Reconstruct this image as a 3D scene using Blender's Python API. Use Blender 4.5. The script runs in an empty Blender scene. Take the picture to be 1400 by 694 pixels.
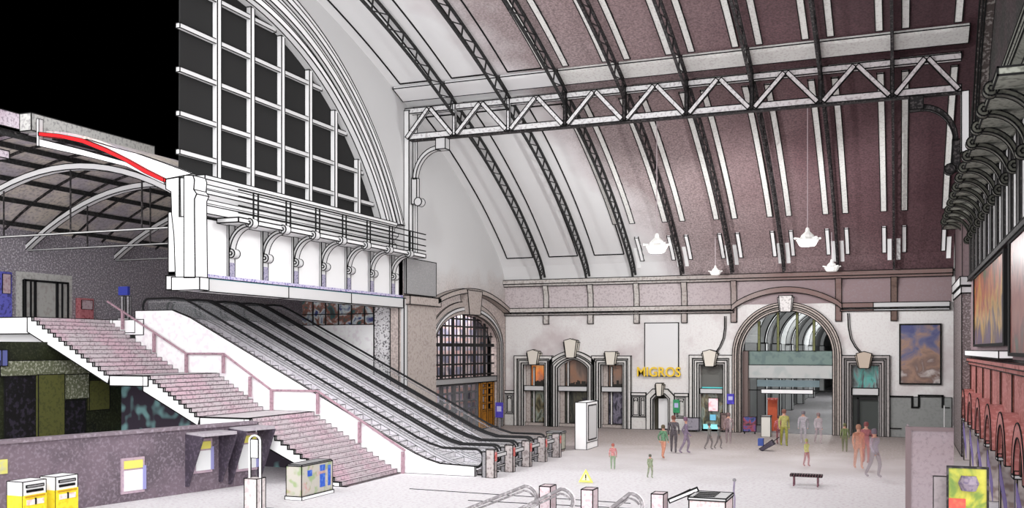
import bpy, bmesh, math, random
from mathutils import Vector, Matrix
random.seed(7)
C = bpy.context.scene.collection
SC = bpy.context.scene

# ---------------------------------------------------------------- camera, world, light, exposure
FOC, CAMZ, HOR = 1340.0, 5.0, 477.0
YAW = math.atan(530 / FOC)
cd = bpy.data.cameras.new('camera'); cam = bpy.data.objects.new('camera', cd); C.objects.link(cam)
cam.location = (0, 0, CAMZ); cam.rotation_euler = (math.pi / 2, 0, YAW)
cd.sensor_width = 36; cd.lens = 36 * FOC / 1400; cd.shift_y = (HOR - 347) / 1400; cd.clip_end = 400
SC.camera = cam
SC.view_settings.view_transform = 'Standard'; SC.view_settings.look = 'None'
SC.view_settings.gamma = 1; SC.view_settings.use_curve_mapping = False
SC.view_settings.exposure = 0.0
SC.cycles.transparent_max_bounces = 48
W = bpy.data.worlds.new('world'); SC.world = W; W.use_nodes = True
nt = W.node_tree; nt.nodes.clear()
out = nt.nodes.new('ShaderNodeOutputWorld'); bg = nt.nodes.new('ShaderNodeBackground')
tc = nt.nodes.new('ShaderNodeTexCoord'); dp = nt.nodes.new('ShaderNodeVectorMath'); dp.operation = 'DOT_PRODUCT'
dp.inputs[1].default_value = (0.25, -0.97, 0.0)
mr = nt.nodes.new('ShaderNodeMapRange'); mr.interpolation_type = 'SMOOTHSTEP'
mr.inputs[1].default_value = -0.05; mr.inputs[2].default_value = 0.6
nt.links.new(tc.outputs['Generated'], dp.inputs[0]); nt.links.new(dp.outputs['Value'], mr.inputs[0])
mm = nt.nodes.new('ShaderNodeMath'); mm.operation = 'MULTIPLY'; mm.inputs[1].default_value = 2.7
nt.links.new(mr.outputs[0], mm.inputs[0]); nt.links.new(mm.outputs[0], bg.inputs['Strength'])
bg.inputs['Color'].default_value = (1, 0.985, 1, 1); nt.links.new(bg.outputs[0], out.inputs[0])
def sun(name, direction, e, ang):
    l = bpy.data.lights.new(name, 'SUN'); l.energy = e; l.angle = math.radians(ang)
    o = bpy.data.objects.new(name, l); C.objects.link(o)
    o.rotation_euler = Vector(direction).to_track_quat('-Z', 'Y').to_euler(); return o
sun('sun', (-0.6, 0.72, -0.28), 0.8, 30)

# ---------------------------------------------------------------- pixel ray helpers (real planes only)
S_, C_ = math.sin(YAW), math.cos(YAW)
def ray(px, py):
    u = (px - 700) / FOC; v = (HOR - py) / FOC
    return (-S_ + u * C_, C_ + u * S_, v)
def aty(px, py, y=60.0):
    r = ray(px, py); t = y / r[1]; return r[0] * t, CAMZ + r[2] * t
def atx(px, py, x=-24.2):
    r = ray(px, py); t = x / r[0]; return r[1] * t, CAMZ + r[2] * t
def atz(px, py, z=0.0):
    r = ray(px, py); t = (z - CAMZ) / r[2]; return r[0] * t, r[1] * t

# ---------------------------------------------------------------- materials
MATS = {}
def s2l(c):
    return tuple((x / 255 / 12.92 if x / 255 <= .04045 else ((x / 255 + .055) / 1.055) ** 2.4) for x in c)
def mat(name, c, c2=None, amt=0.5, scale=14, c3=None, pscale=.35, pthr=(.45, .62), rough=.7, metal=0, alpha=1, emit=0, axis=None):
    """speckled scan-like surface: base c, fine grain c2, large patches c3 (or a fade along an axis)"""
    if name in MATS: return MATS[name]
    m = bpy.data.materials.new(name); m.use_nodes = True; n = m.node_tree; b = n.nodes['Principled BSDF']
    col = s2l(c) + (1,)
    b.inputs['Base Color'].default_value = col; b.inputs['Roughness'].default_value = rough
    b.inputs['Metallic'].default_value = metal; b.inputs['Specular IOR Level'].default_value = .25
    cur = None
    if c2 or c3:
        g = n.nodes.new('ShaderNodeNewGeometry'); pos = g.outputs['Position']
    if c3:
        mx = n.nodes.new('ShaderNodeMix'); mx.data_type = 'RGBA'
        mx.inputs[6].default_value = col; mx.inputs[7].default_value = s2l(c3) + (1,)
        t = n.nodes.new('ShaderNodeTexNoise'); t.inputs['Scale'].default_value = pscale; t.inputs['Detail'].default_value = 5
        t.inputs['Roughness'].default_value = .62
        r = n.nodes.new('ShaderNodeMapRange'); n.links.new(pos, t.inputs['Vector'])
        if axis:
            sp = n.nodes.new('ShaderNodeSeparateXYZ'); n.links.new(pos, sp.inputs[0])
            a = n.nodes.new('ShaderNodeMath'); a.operation = 'MULTIPLY_ADD'
            n.links.new(t.outputs[0], a.inputs[0]); a.inputs[1].default_value = axis[1]
            n.links.new(sp.outputs[axis[0]], a.inputs[2]); n.links.new(a.outputs[0], r.inputs[0])
        else: n.links.new(t.outputs[0], r.inputs[0])
        r.inputs[1].default_value = pthr[0]; r.inputs[2].default_value = pthr[1]
        n.links.new(r.outputs[0], mx.inputs[0]); cur = mx.outputs[2]
    if c2:
        mx = n.nodes.new('ShaderNodeMix'); mx.data_type = 'RGBA'
        if cur: n.links.new(cur, mx.inputs[6])
        else: mx.inputs[6].default_value = col
        mx.inputs[7].default_value = s2l(c2) + (1,)
        t = n.nodes.new('ShaderNodeTexNoise'); t.inputs['Scale'].default_value = scale; t.inputs['Detail'].default_value = 1
        n.links.new(pos, t.inputs['Vector'])
        r = n.nodes.new('ShaderNodeMapRange'); n.links.new(t.outputs[0], r.inputs[0])
        r.inputs[1].default_value = .5; r.inputs[2].default_value = .66; r.inputs[4].default_value = amt
        n.links.new(r.outputs[0], mx.inputs[0]); cur = mx.outputs[2]
    if cur: n.links.new(cur, b.inputs['Base Color'])
    if alpha < 1: b.inputs['Alpha'].default_value = alpha
    if emit:
        b.inputs['Emission Color'].default_value = col; b.inputs['Emission Strength'].default_value = emit
    MATS[name] = m; return m
INK = mat('ink_edge', (20, 20, 20), rough=.9)
WHITE = mat('white_plaster', (232, 232, 232))
PAPER = mat('bright_white', (250, 250, 250))
PALE = mat('pale_grey_plaster', (205, 205, 205))
GREY = mat('mid_grey_plaster', (150, 150, 150), (180, 176, 180), .4)
DARKG = mat('dark_glazing', (34, 34, 34), rough=.9)
BLACK = mat('black_rubber', (24, 24, 26), rough=.5)
STEEL = mat('brushed_steel', (150, 148, 150), (100, 96, 104), .6, rough=.4, metal=.2)
IRON = mat('scanned_dark_iron', (34, 32, 33), (130, 122, 122), .3, 9)
IRONW = mat('black_and_grey_iron', (40, 40, 40), (90, 90, 90), .3, 9)
GLASS = mat('clear_glass', (200, 206, 208), rough=.6, alpha=.05)

# ---------------------------------------------------------------- mesh helpers
def newmesh(name, verts, faces, mats, parent=None, ink=.04, fmat=None, smooth=False, angle=32):
    bm = bmesh.new(); vs = [bm.verts.new(v) for v in verts]
    for i, f in enumerate(faces):
        try:
            fc = bm.faces.new([vs[k] for k in f])
            if fmat: fc.material_index = fmat[i]
        except ValueError: pass
    bmesh.ops.recalc_face_normals(bm, faces=bm.faces[:])
    ms = list(mats) if isinstance(mats, (list, tuple)) else [mats]
    if ink:
        bm.edges.ensure_lookup_table(); segs = []
        th = math.radians(angle)
        for e in bm.edges:
            if len(e.link_faces) == 2:
                if e.link_faces[0].normal.angle(e.link_faces[1].normal, 0) > th: segs.append((e.verts[0].co.copy(), e.verts[1].co.copy()))
            else: segs.append((e.verts[0].co.copy(), e.verts[1].co.copy()))
        k = len(ms); ms.append(INK); h = ink / 2
        for a, b in segs:
            d = b - a
            if d.length < 1e-4: continue
            d.normalize(); up = Vector((0, 0, 1)) if abs(d.z) < .9 else Vector((1, 0, 0))
            u = d.cross(up).normalized(); w = d.cross(u)
            a2, b2 = a - d * h * .8, b + d * h * .8
            ra = [bm.verts.new(a2 + (u * i + w * j) * h) for i, j in ((1, 1), (1, -1), (-1, -1), (-1, 1))]
            rb = [bm.verts.new(b2 + (u * i + w * j) * h) for i, j in ((1, 1), (1, -1), (-1, -1), (-1, 1))]
            for q in range(4):
                f = bm.faces.new((ra[q], rb[q], rb[(q + 1) % 4], ra[(q + 1) % 4])); f.material_index = k
            bm.faces.new(ra[::-1]).material_index = k; bm.faces.new(rb).material_index = k
    me = bpy.data.meshes.new(name); bm.to_mesh(me); bm.free()
    for m in ms: me.materials.append(m)
    if smooth:
        for p in me.polygons: p.use_smooth = True
    o = bpy.data.objects.new(name, me); C.objects.link(o)
    if parent: o.parent = parent
    return o
class MB:
    def __init__(s): s.v = []; s.f = []; s.m = []
    def add(s, vs, fs, mi=0):
        n = len(s.v); s.v += [tuple(v) for v in vs]; s.f += [tuple(i + n for i in f) for f in fs]; s.m += [mi] * len(fs); return s
    def box(s, x0, x1, y0, y1, z0, z1, mi=0):
        return s.add([(x0, y0, z0), (x1, y0, z0), (x1, y1, z0), (x0, y1, z0), (x0, y0, z1), (x1, y0, z1), (x1, y1, z1), (x0, y1, z1)],
                     [(0, 1, 2, 3), (4, 5, 6, 7), (0, 1, 5, 4), (1, 2, 6, 5), (2, 3, 7, 6), (3, 0, 4, 7)], mi)
    def prism(s, poly, ax, a, b, mi=0):
        """poly in the two other axes (order x,y,z), extruded along ax from a to b"""
        def P(p, t): return {'x': (t, p[0], p[1]), 'y': (p[0], t, p[1]), 'z': (p[0], p[1], t)}[ax]
        n = len(poly)
        return s.add([P(p, a) for p in poly] + [P(p, b) for p in poly],
                     [tuple(range(n)), tuple(range(n, 2 * n))] + [(i, (i + 1) % n, (i + 1) % n + n, i + n) for i in range(n)], mi)
    def bar(s, p, q, w, h=None, mi=0, up=None):
        p, q = Vector(p), Vector(q); d = (q - p).normalized(); h = h or w
        up = Vector(up) if up else (Vector((0, 0, 1)) if abs(d.z) < .9 else Vector((1, 0, 0)))
        u = d.cross(up).normalized() * w / 2; v = d.cross(u).normalized() * h / 2
        return s.add([p + u + v, p + u - v, p - u - v, p - u + v, q + u + v, q + u - v, q - u - v, q - u + v],
                     [(0, 1, 2, 3), (4, 5, 6, 7), (0, 1, 5, 4), (1, 2, 6, 5), (2, 3, 7, 6), (3, 0, 4, 7)], mi)
    def tube(s, path, r, n=6, mi=0):
        path = [Vector(p) for p in path]; rings = []; base = len(s.v)
        ref = Vector((0, 1, 0)) if abs((path[-1] - path[0]).normalized().y) < .8 else Vector((0, 0, 1))
        vs = []
        for i, p in enumerate(path):
            d = (path[min(i + 1, len(path) - 1)] - path[max(i - 1, 0)]).normalized()
            u = d.cross(ref).normalized(); v = d.cross(u)
            for k in range(n):
                a = 2 * math.pi * k / n; vs.append(p + (u * math.cos(a) + v * math.sin(a)) * r)
        fs = [(i * n + k, i * n + (k + 1) % n, (i + 1) * n + (k + 1) % n, (i + 1) * n + k) for i in range(len(path) - 1) for k in range(n)]
        fs += [tuple(range(n))[::-1], tuple((len(path) - 1) * n + k for k in range(n))]
        return s.add(vs, fs, mi)
    def strip(s, inner, outer, ax, a, b, mi=0):
        """curved band between two equally long open polylines"""
        n = len(inner)
        for i in range(n - 1):
            pass
        def P(p, t): return {'x': (t, p[0], p[1]), 'y': (p[0], t, p[1]), 'z': (p[0], p[1], t)}[ax]
        vs = []
        for i in range(n): vs += [P(inner[i], a), P(outer[i], a), P(outer[i], b), P(inner[i], b)]
        fs = []
        for i in range(n - 1):
            k = i * 4
            for q in range(4): fs.append((k + q, k + (q + 1) % 4, k + 4 + (q + 1) % 4, k + 4 + q))
        fs += [(0, 1, 2, 3), (n * 4 - 4, n * 4 - 3, n * 4 - 2, n * 4 - 1)]
        return s.add(vs, fs, mi)
    def lathe(s, prof, cx, cy, n=16, mi=0):
        vs = []
        for r, z in prof:
            for k in range(n):
                a = 2 * math.pi * k / n; vs.append((cx + r * math.cos(a), cy + r * math.sin(a), z))
        fs = [(i * n + k, i * n + (k + 1) % n, (i + 1) * n + (k + 1) % n, (i + 1) * n + k) for i in range(len(prof) - 1) for k in range(n)]
        fs += [tuple(range(n)), tuple((len(prof) - 1) * n + k for k in range(n))]
        return s.add(vs, fs, mi)
    def build(s, name, mats, parent=None, ink=.04, **k): return newmesh(name, s.v, s.f, mats, parent, ink, s.m, **k)
def plate(outer, holes, ax, a, b):
    """filled outline with holes, extruded: via a temporary 2D curve"""
    cu = bpy.data.curves.new('tmp', 'CURVE'); cu.dimensions = '2D'; cu.fill_mode = 'BOTH'; cu.extrude = .5
    for poly in [outer] + holes:
        sp = cu.splines.new('POLY'); sp.points.add(len(poly) - 1); sp.use_cyclic_u = True
        for p, q in zip(sp.points, poly): p.co = (q[0], q[1], 0, 1)
    o = bpy.data.objects.new('tmp', cu); C.objects.link(o)
    dg = bpy.context.evaluated_depsgraph_get(); me = bpy.data.meshes.new_from_object(o.evaluated_get(dg))
    vs = []
    for v in me.vertices:
        t = a if v.co.z < 0 else b; p = (v.co.x, v.co.y)
        vs.append({'x': (t, p[0], p[1]), 'y': (p[0], t, p[1]), 'z': (p[0], p[1], t)}[ax])
    bm = bmesh.new(); bm.from_mesh(me)
    for v, c in zip(bm.verts, vs): v.co = c
    bmesh.ops.remove_doubles(bm, verts=bm.verts[:], dist=1e-4)
    bm.verts.index_update()
    vs = [tuple(v.co) for v in bm.verts]; fs = [tuple(v.index for v in f.verts) for f in bm.faces]
    bm.free(); bpy.data.objects.remove(o); bpy.data.curves.remove(cu); bpy.data.meshes.remove(me)
    m = MB(); m.add(vs, fs); return m
def thing(name, label, cat, loc=(0, 0, 0), group=None):
    o = bpy.data.objects.new(name, None); C.objects.link(o); o.location = loc; o['label'] = label; o['category'] = cat
    o.empty_display_size = .3
    if group: o['group'] = group
    return o
def tag(o, label, cat, group=None):
    o['label'] = label; o['category'] = cat
    if group: o['group'] = group
    return o
def struct(o, label=None):
    o['kind'] = 'structure'
    if label: o['label'] = label
    return o
def sroot(name, label=None):
    o = bpy.data.objects.new(name, None); C.objects.link(o); return struct(o, label)
def fix(root):
    """parts were built in world space: keep them there under a root that sits at the thing's base"""
    for c in root.children: c.matrix_parent_inverse = Matrix.Translation(-Vector(root.location))
    return root
def arc(cx, cz, r, a0, a1, n, rz=None):
    rz = rz or r
    return [(cx + r * math.cos(math.radians(a0 + (a1 - a0) * i / n)), cz + rz * math.sin(math.radians(a0 + (a1 - a0) * i / n))) for i in range(n + 1)]
XL, XR, YB = -24.2, 3.1, 60.0

# ================================================================ FLOOR
FLOORM = mat('scanned_pale_floor', (226, 224, 226), (196, 184, 192), .55, 8, (160, 150, 144), .22, (44, 58), axis=(1, 14))
fl = MB().box(-23.0, 6, 10, 60.0, -.3, 0).box(-45, -23.0, 10, 60.0, -.3, 0)
struct(fl.build('floor', FLOORM, ink=0), 'pale scanned station hall floor, greyer towards the shop wall')
m = MB(); 
for k, (a, b) in enumerate(((((560, 668), (862, 688))), ((640, 684), (900, 697)))):
    p, q = atz(*a), atz(*b); m.bar((p[0], p[1], .01), (q[0], q[1], .01), .03, .02)
struct(m.build('trim_1', INK, ink=0), 'thin dark joint lines across the floor in the foreground')

# ================================================================ VAULT (ceiling)
VP = [(31.0, 21.6), (34, 21.25), (37.3, 20.6), (41.5, 19.45), (45.7, 18.0), (50, 16.35), (54.5, 14.0), (57.5, 12.0), (59.3, 10.5), (60.0, 9.4)]
def vault(y):
    for (a, b), (c, d) in zip(VP, VP[1:]):
        if y <= c:
            i = VP.index((a, b)); t = (y - a) / (c - a)
            p0 = VP[max(i - 1, 0)]; p3 = VP[min(i + 2, len(VP) - 1)]
            m1 = (d - p0[1]) / (c - p0[0]) * (c - a); m2 = (p3[1] - b) / (p3[0] - a) * (c - a) if p3[0] > c else (d - b)
            return (2 * t**3 - 3 * t**2 + 1) * b + (t**3 - 2 * t**2 + t) * m1 + (-2 * t**3 + 3 * t**2) * d + (t**3 - t**2) * m2
    return VP[-1][1]
def vpath(y0, y1, n, off=0):
    pts = []
    for i in range(n + 1):
        t = i / n; y = y0 + (y1 - y0) * (1 - (1 - t) ** 1.5); e = .02
        s = (vault(min(y + e, 60)) - vault(y - e)) / (min(y + e, 60) - y + e)
        l = math.hypot(1, s); ny, nz = s / l, -1 / l
        pts.append((y + ny * off, vault(y) + nz * off))
    return pts
CEIL = sroot('ceiling', 'barrel vault of the hall, white at the left turning mauve and maroon to the right')
MAUVE = bpy.data.materials.new('scanned_mauve_vault'); MAUVE.use_nodes = True
def mauve():
    n = MAUVE.node_tree; b = n.nodes['Principled BSDF']; b.inputs['Roughness'].default_value = .8
    g = n.nodes.new('ShaderNodeNewGeometry'); sp = n.nodes.new('ShaderNodeSeparateXYZ'); n.links.new(g.outputs['Position'], sp.inputs[0])
    t = n.nodes.new('ShaderNodeTexNoise'); t.inputs['Scale'].default_value = .35; t.inputs['Detail'].default_value = 6; n.links.new(g.outputs['Position'], t.inputs[0])
    a = n.nodes.new('ShaderNodeMath'); a.operation = 'MULTIPLY_ADD'; n.links.new(t.outputs[0], a.inputs[0]); a.inputs[1].default_value = 4
    n.links.new(sp.outputs[0], a.inputs[2])
    # the scan reaches further left higher up the vault
    a2 = n.nodes.new('ShaderNodeMath'); a2.operation = 'MULTIPLY_ADD'; n.links.new(sp.outputs[2], a2.inputs[0]); a2.inputs[1].default_value = .55
    n.links.new(a.outputs[0], a2.inputs[2])
    r = n.nodes.new('ShaderNodeMapRange'); r.inputs[1].default_value = -10; r.inputs[2].default_value = 12; n.links.new(a2.outputs[0], r.inputs[0])
    cr = n.nodes.new('ShaderNodeValToRGB'); n.links.new(r.outputs[0], cr.inputs[0])
    el = cr.color_ramp.elements; el[0].position = .14; el[0].color = s2l((226, 226, 226)) + (1,)
    el[1].position = 1; el[1].color = s2l((66, 40, 46)) + (1,)
    for p, c in ((.20, (208, 202, 203)), (.27, (156, 142, 142)), (.5, (138, 118, 119)), (.76, (100, 74, 78))):
        e = el.new(p); e.color = s2l(c) + (1,)
    t2 = n.nodes.new('ShaderNodeTexNoise'); t2.inputs['Scale'].default_value = 11; t2.inputs['Detail'].default_value = 2; n.links.new(g.outputs['Position'], t2.inputs[0])
    r2 = n.nodes.new('ShaderNodeMapRange'); r2.inputs[1].default_value = .3; r2.inputs[2].default_value = .7; r2.inputs[3].default_value = .62; r2.inputs[4].default_value = 1.38
    n.links.new(t2.outputs[0], r2.inputs[0])
    gr = n.nodes.new('ShaderNodeMapRange'); gr.inputs[1].default_value = .18; gr.inputs[2].default_value = .3; n.links.new(r.outputs[0], gr.inputs[0])
    ml = n.nodes.new('ShaderNodeMix'); ml.inputs[2].default_value = 1.0; n.links.new(gr.outputs[0], ml.inputs[0]); n.links.new(r2.outputs[0], ml.inputs[3])
    mu = n.nodes.new('ShaderNodeVectorMath'); mu.operation = 'SCALE'; n.links.new(cr.outputs[0], mu.inputs[0]); n.links.new(ml.outputs[0], mu.inputs['Scale'])
    n.links.new(mu.outputs[0], b.inputs['Base Color'])
mauve(); MATS['mauve'] = MAUVE
RX = [-21.3 + 3 * k for k in range(8)]
EDGE = [XL] + RX + [2.75]
skin = MB(); pin, pout = vpath(31, 60, 40), vpath(31, 60, 40, -.4)
skin.strip(pin, pout, 'x', XL - .2, XR + .3)
skin.build('vault_shell', MAUVE, CEIL, ink=0)
WSTRIP = mat('white_band', (226, 226, 222), (150, 130, 135), .25, 9)
for k in range(9):                                   # one bay between two ribs: coffers framed by raised bands
    x0, x1 = EDGE[k], EDGE[k + 1]; wm = WHITE if k < 2 else WSTRIP; a, b = (.42, .8)
    ink = .05
    for (y0, y1, n) in ((47.2, 58.9, 16), (31.2, 44.3, 12)):
        pi, po = vpath(y0, y1, n, .08), vpath(y0, y1, n, -.02)
        if k < 3:
            # plain white coffer: a sunk outline drawn by a thin raised bead
            q = MB()
            for xx in (x0 + .55, x1 - .55):
                q.strip(vpath(y0, y1, n, .05), vpath(y0, y1, n, -.02), 'x', xx - .03, xx + .03)
            for yy in (y0, y1):
                q.add([(x0 + .55, yy, vault(yy) - .06), (x1 - .55, yy, vault(yy) - .06), (x1 - .55, yy, vault(yy) + .05), (x0 + .55, yy, vault(yy) + .05)], [(0, 1, 2, 3)])
                q.bar((x0 + .55, yy, vault(yy) - .02), (x1 - .55, yy, vault(yy) - .02), .06)
            q.build('coffer_outline', INK, CEIL, ink=0)
        if k >= 2:
            for xx in ((x0 + .42, x1 - .42 - .2) if k > 2 else (x1 - .62,)):
                y1b = 56.8 if y0 > 45 else y1
                s = MB().strip(vpath(y0, y1b, n, .06), vpath(y0, y1b, n, -.02), 'x', xx - .04, xx + .26)
                s.build('white_band', WSTRIP, CEIL, ink=.04)
    if k >= 3:
        for xx in (x0 + .42, x1 - .62):
            s = MB().strip(vpath(57.8, 59.3, 4, .1), vpath(57.8, 59.3, 4, -.02), 'x', xx, xx + .22); s.build('foot_band', PAPER, CEIL, ink=.04)
            s = MB().strip(vpath(58.6, 59.6, 4, .06), vpath(58.6, 59.6, 4, -.02), 'x', *((x0 + .12, x0 + .34) if xx < x0 + 1 else (x1 - .34, x1 - .12))); s.build('foot_band', PAPER, CEIL, ink=0)
        # white horizontal band along the top of the upper coffers
    q = MB().strip(vpath(44.5, 45.6, 3, .12), vpath(44.5, 45.6, 3, -.02), 'x', x0 + .05, x1 - .05); q.build('longitudinal_band', WSTRIP if k > 2 else WHITE, CEIL, ink=.04)
    q = MB().strip(vpath(46.3, 46.8, 3, .1), vpath(46.3, 46.8, 3, -.02), 'x', x0 + .3, x1 - .3); q.build('longitudinal_band', WSTRIP if k > 2 else WHITE, CEIL, ink=.04)
# lattice ribs
for k, x in enumerate(RX):
    far = k > 2
    r = thing('lattice_rib', '%s dark lattice arch rib under the vault, %s' % (('first', 'second', 'third', 'fourth', 'fifth', 'sixth', 'seventh', 'eighth')[k],
        'counted from the left end wall') , 'roof rib', (x, 60, 9.5), 'lattice ribs under the vault')
    im = IRON if far else IRONW
    N = 27; lo, hi = vpath(31.5, 59.6, N, .9), vpath(31.5, 59.6, N, .22)
    hi = [(y, z) for y, z in hi]
    b = MB(); b.strip([(p[0], p[1]) for p in vpath(31.5, 59.7, 36, .96)], vpath(31.5, 59.7, 36, .86), 'x', x - .06, x + .06); b.build('lower_chord', im, r, ink=0)
    b = MB(); b.strip(vpath(31.5, 59.8, 36, .27), vpath(31.5, 59.8, 36, .17), 'x', x - .06, x + .06); b.build('upper_chord', im, r, ink=0)
    w = MB()
    for i in range(N + 1):
        w.bar((x, *lo[i]), (x, *hi[i]), .06)
        if i < N: w.bar((x, *lo[i]), (x, *hi[i + 1]), .045)
    w.build('web_bracing', im, r, ink=0); fix(r)

# longitudinal truss
t = thing('roof_truss', 'long white lattice girder spanning the hall below the vault', 'truss', (XL, 46, 16.1))
YT = 46.0; xe = 2.45
TW = mat('truss_white', (228, 228, 228), (120, 105, 110), .45, 7, (208, 202, 203), .3, (-8, -1), axis=(0, 5))
MB().box(XL, xe, YT - .15, YT + .15, 17.35, 17.62).build('upper_chord', TW, t, ink=.045)
MB().box(XL, xe, YT - .15, YT + .15, 15.98, 16.28).build('lower_chord', TW, t, ink=.045)
MB().box(XL, xe, YT - .17, YT + .17, 15.9, 15.98).build('bottom_flange', IRON, t, ink=0)
xs = [XL + .05] + RX + [xe]
for k in range(9):
    a, b = xs[k], xs[k + 1]; c = (a + b) / 2
    MB().bar((a + .12, YT - .22, 16.05), (c - .06, YT - .22, 17.5), .2, .12, up=(0, 1, 0)).build('diagonal', TW, t, ink=.04)
    MB().bar((b - .12, YT - .22, 16.05), (c + .06, YT - .22, 17.5), .2, .12, up=(0, 1, 0)).build('diagonal', TW, t, ink=.04)
    if k: MB().box(a - .07, a + .07, YT - .28, YT - .1, 16.0, 17.6).build('post', TW if k < 3 else IRON, t, ink=.04)
fix(t)

# ================================================================ GABLE END WALLS with the big arched windows
YC, ZC, RG = 30.3, 4.0, 15.05
def ring_pts(r, z0, n=26, y0=28.95):
    a0 = math.degrees(math.asin((z0 - ZC) / r)); a1 = 95.0
    return arc(YC, ZC, r, a0, a1, n)
def gable(X, d, name, mats, inkw, door):
    """X inner face, d = -1 for the left wall (material lies towards -x), +1 for the right"""
    root = sroot(name, 'end wall of the hall with a huge round-arched window' if door else 'dark end wall on the right with galleries, brackets and paintings')
    top = [(y, z + .1) for y, z in vpath(31.0, 59.9, 30)]
    outer = [(45.2, 9.9), (45.2, 0), (60, 0), (60, 9.4)] + top[::-1] + [(28.95, 21.7)] + ring_pts(RG, 11.4)[::-1] + [(28.95, 11.4), (28.95, 9.9)]
    holes = []
    if door:
        holes = [[(49.2, .02), (58.6, .02)] + arc(53.9, 5.2, 4.7, 0, 180, 24, 1.9)]
        outer = [p for p in outer]
    if not door: outer = [(24, 10.2), (24, 0), (60, 0), (60, 9.4)] + top[::-1] + [(24, 21.7)]
    plate(outer, holes, 'x', X, X + d * .5).build('wall_face', mats[0], root, ink=inkw, angle=25)
    prot = 0.0
    radii = [(15.05, 15.3, .30), (15.3, 15.5, .18), (15.55, 15.85, .34), (15.85, 16.1, .24), (16.15, 16.4, .40), (16.45, 16.7, .3)]
    for r0, r1, p in radii:
        MB().strip(ring_pts(r0, 11.4), ring_pts(r1, 11.4), 'x', X, X - d * p).build('arch_moulding', mats[1], root, ink=inkw)
    return root
LWALL = mat('left_wall_grey', (212, 212, 212), None, c3=(150, 135, 130), pscale=.3, pthr=(-13.0, -9.0), axis=None) if False else mat('left_wall_grey', (208, 208, 208))
# left end wall: colour changes to brown stone low down beside the arched door
def lowstone():
    m = bpy.data.materials.new('grey_plaster_over_stone'); m.use_nodes = True; n = m.node_tree; b = n.nodes['Principled BSDF']; b.inputs['Roughness'].default_value = .8
    g = n.nodes.new('ShaderNodeNewGeometry'); sp = n.nodes.new('ShaderNodeSeparateXYZ'); n.links.new(g.outputs['Position'], sp.inputs[0])
    t = n.nodes.new('ShaderNodeTexNoise'); t.inputs['Scale'].default_value = .8; t.inputs['Detail'].default_value = 5; n.links.new(g.outputs['Position'], t.inputs[0])
    a = n.nodes.new('ShaderNodeMath'); a.operation = 'MULTIPLY_ADD'; n.links.new(t.outputs[0], a.inputs[0]); a.inputs[1].default_value = 2.5; n.links.new(sp.outputs[2], a.inputs[2])
    r = n.nodes.new('ShaderNodeMapRange'); r.inputs[1].default_value = 8.6; r.inputs[2].default_value = 11.2; n.links.new(a.outputs[0], r.inputs[0])
    t2 = n.nodes.new('ShaderNodeTexNoise'); t2.inputs['Scale'].default_value = 9; n.links.new(g.outputs['Position'], t2.inputs[0])
    c1 = n.nodes.new('ShaderNodeValToRGB'); n.links.new(t2.outputs[0], c1.inputs[0]); c1.color_ramp.elements[0].position = .35; c1.color_ramp.elements[1].position = .65
    c1.color_ramp.elements[0].color = s2l((160, 148, 144)) + (1,); c1.color_ramp.elements[1].color = s2l((202, 188, 182)) + (1,)
    mx = n.nodes.new('ShaderNodeMix'); mx.data_type = 'RGBA'; n.links.new(r.outputs[0], mx.inputs[0]); n.links.new(c1.outputs[0], mx.inputs[6]); mx.inputs[7].default_value = s2l((205, 205, 205)) + (1,)
    n.links.new(mx.outputs[2], b.inputs['Base Color']); return m
STONEMIX = lowstone()
WL = gable(XL, -1, 'wall_left', (STONEMIX, WHITE), .04, True)
DARKWALL = mat('scanned_dark_brown_wall', (58, 46, 48), (130, 118, 122), .3, 9, (36, 38, 34), .5, (.42, .6))
WR = gable(XR, 1, 'wall_right', (DARKWALL, mat('dark_moulding', (72, 64, 62), (170, 165, 160), .5, 8)), .04, False)

# big window of the left gable
w1 = sroot('window_1', 'huge semicircular window with white glazing bars and black panes')
gp = [(28.95, 11.4), (YC + math.sqrt(RG**2 - 7.4**2), 11.4)] + ring_pts(RG, 11.4)[1:]
MB().prism(gp, 'x', XL - .42, XL - .36).build('glass', DARKG, w1, ink=0)
for k in range(7):
    y = 30.9 + 2.1 * k
    if y > 43: continue
    zt = ZC + math.sqrt(RG**2 - (y - YC)**2)
    MB().box(XL - .36, XL - .12, y - .11, y + .11, 11.4, zt).build('mullion', WHITE, w1, ink=.035)
for z in (12.2, 13.6, 15.2, 16.8, 18.4):
    ye = YC + math.sqrt(RG**2 - (z - ZC)**2)
    MB().box(XL - .36, XL - .18, 28.75, ye, z - .09, z + .09).build('glazing_bar', PALE, w1, ink=.03)

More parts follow.
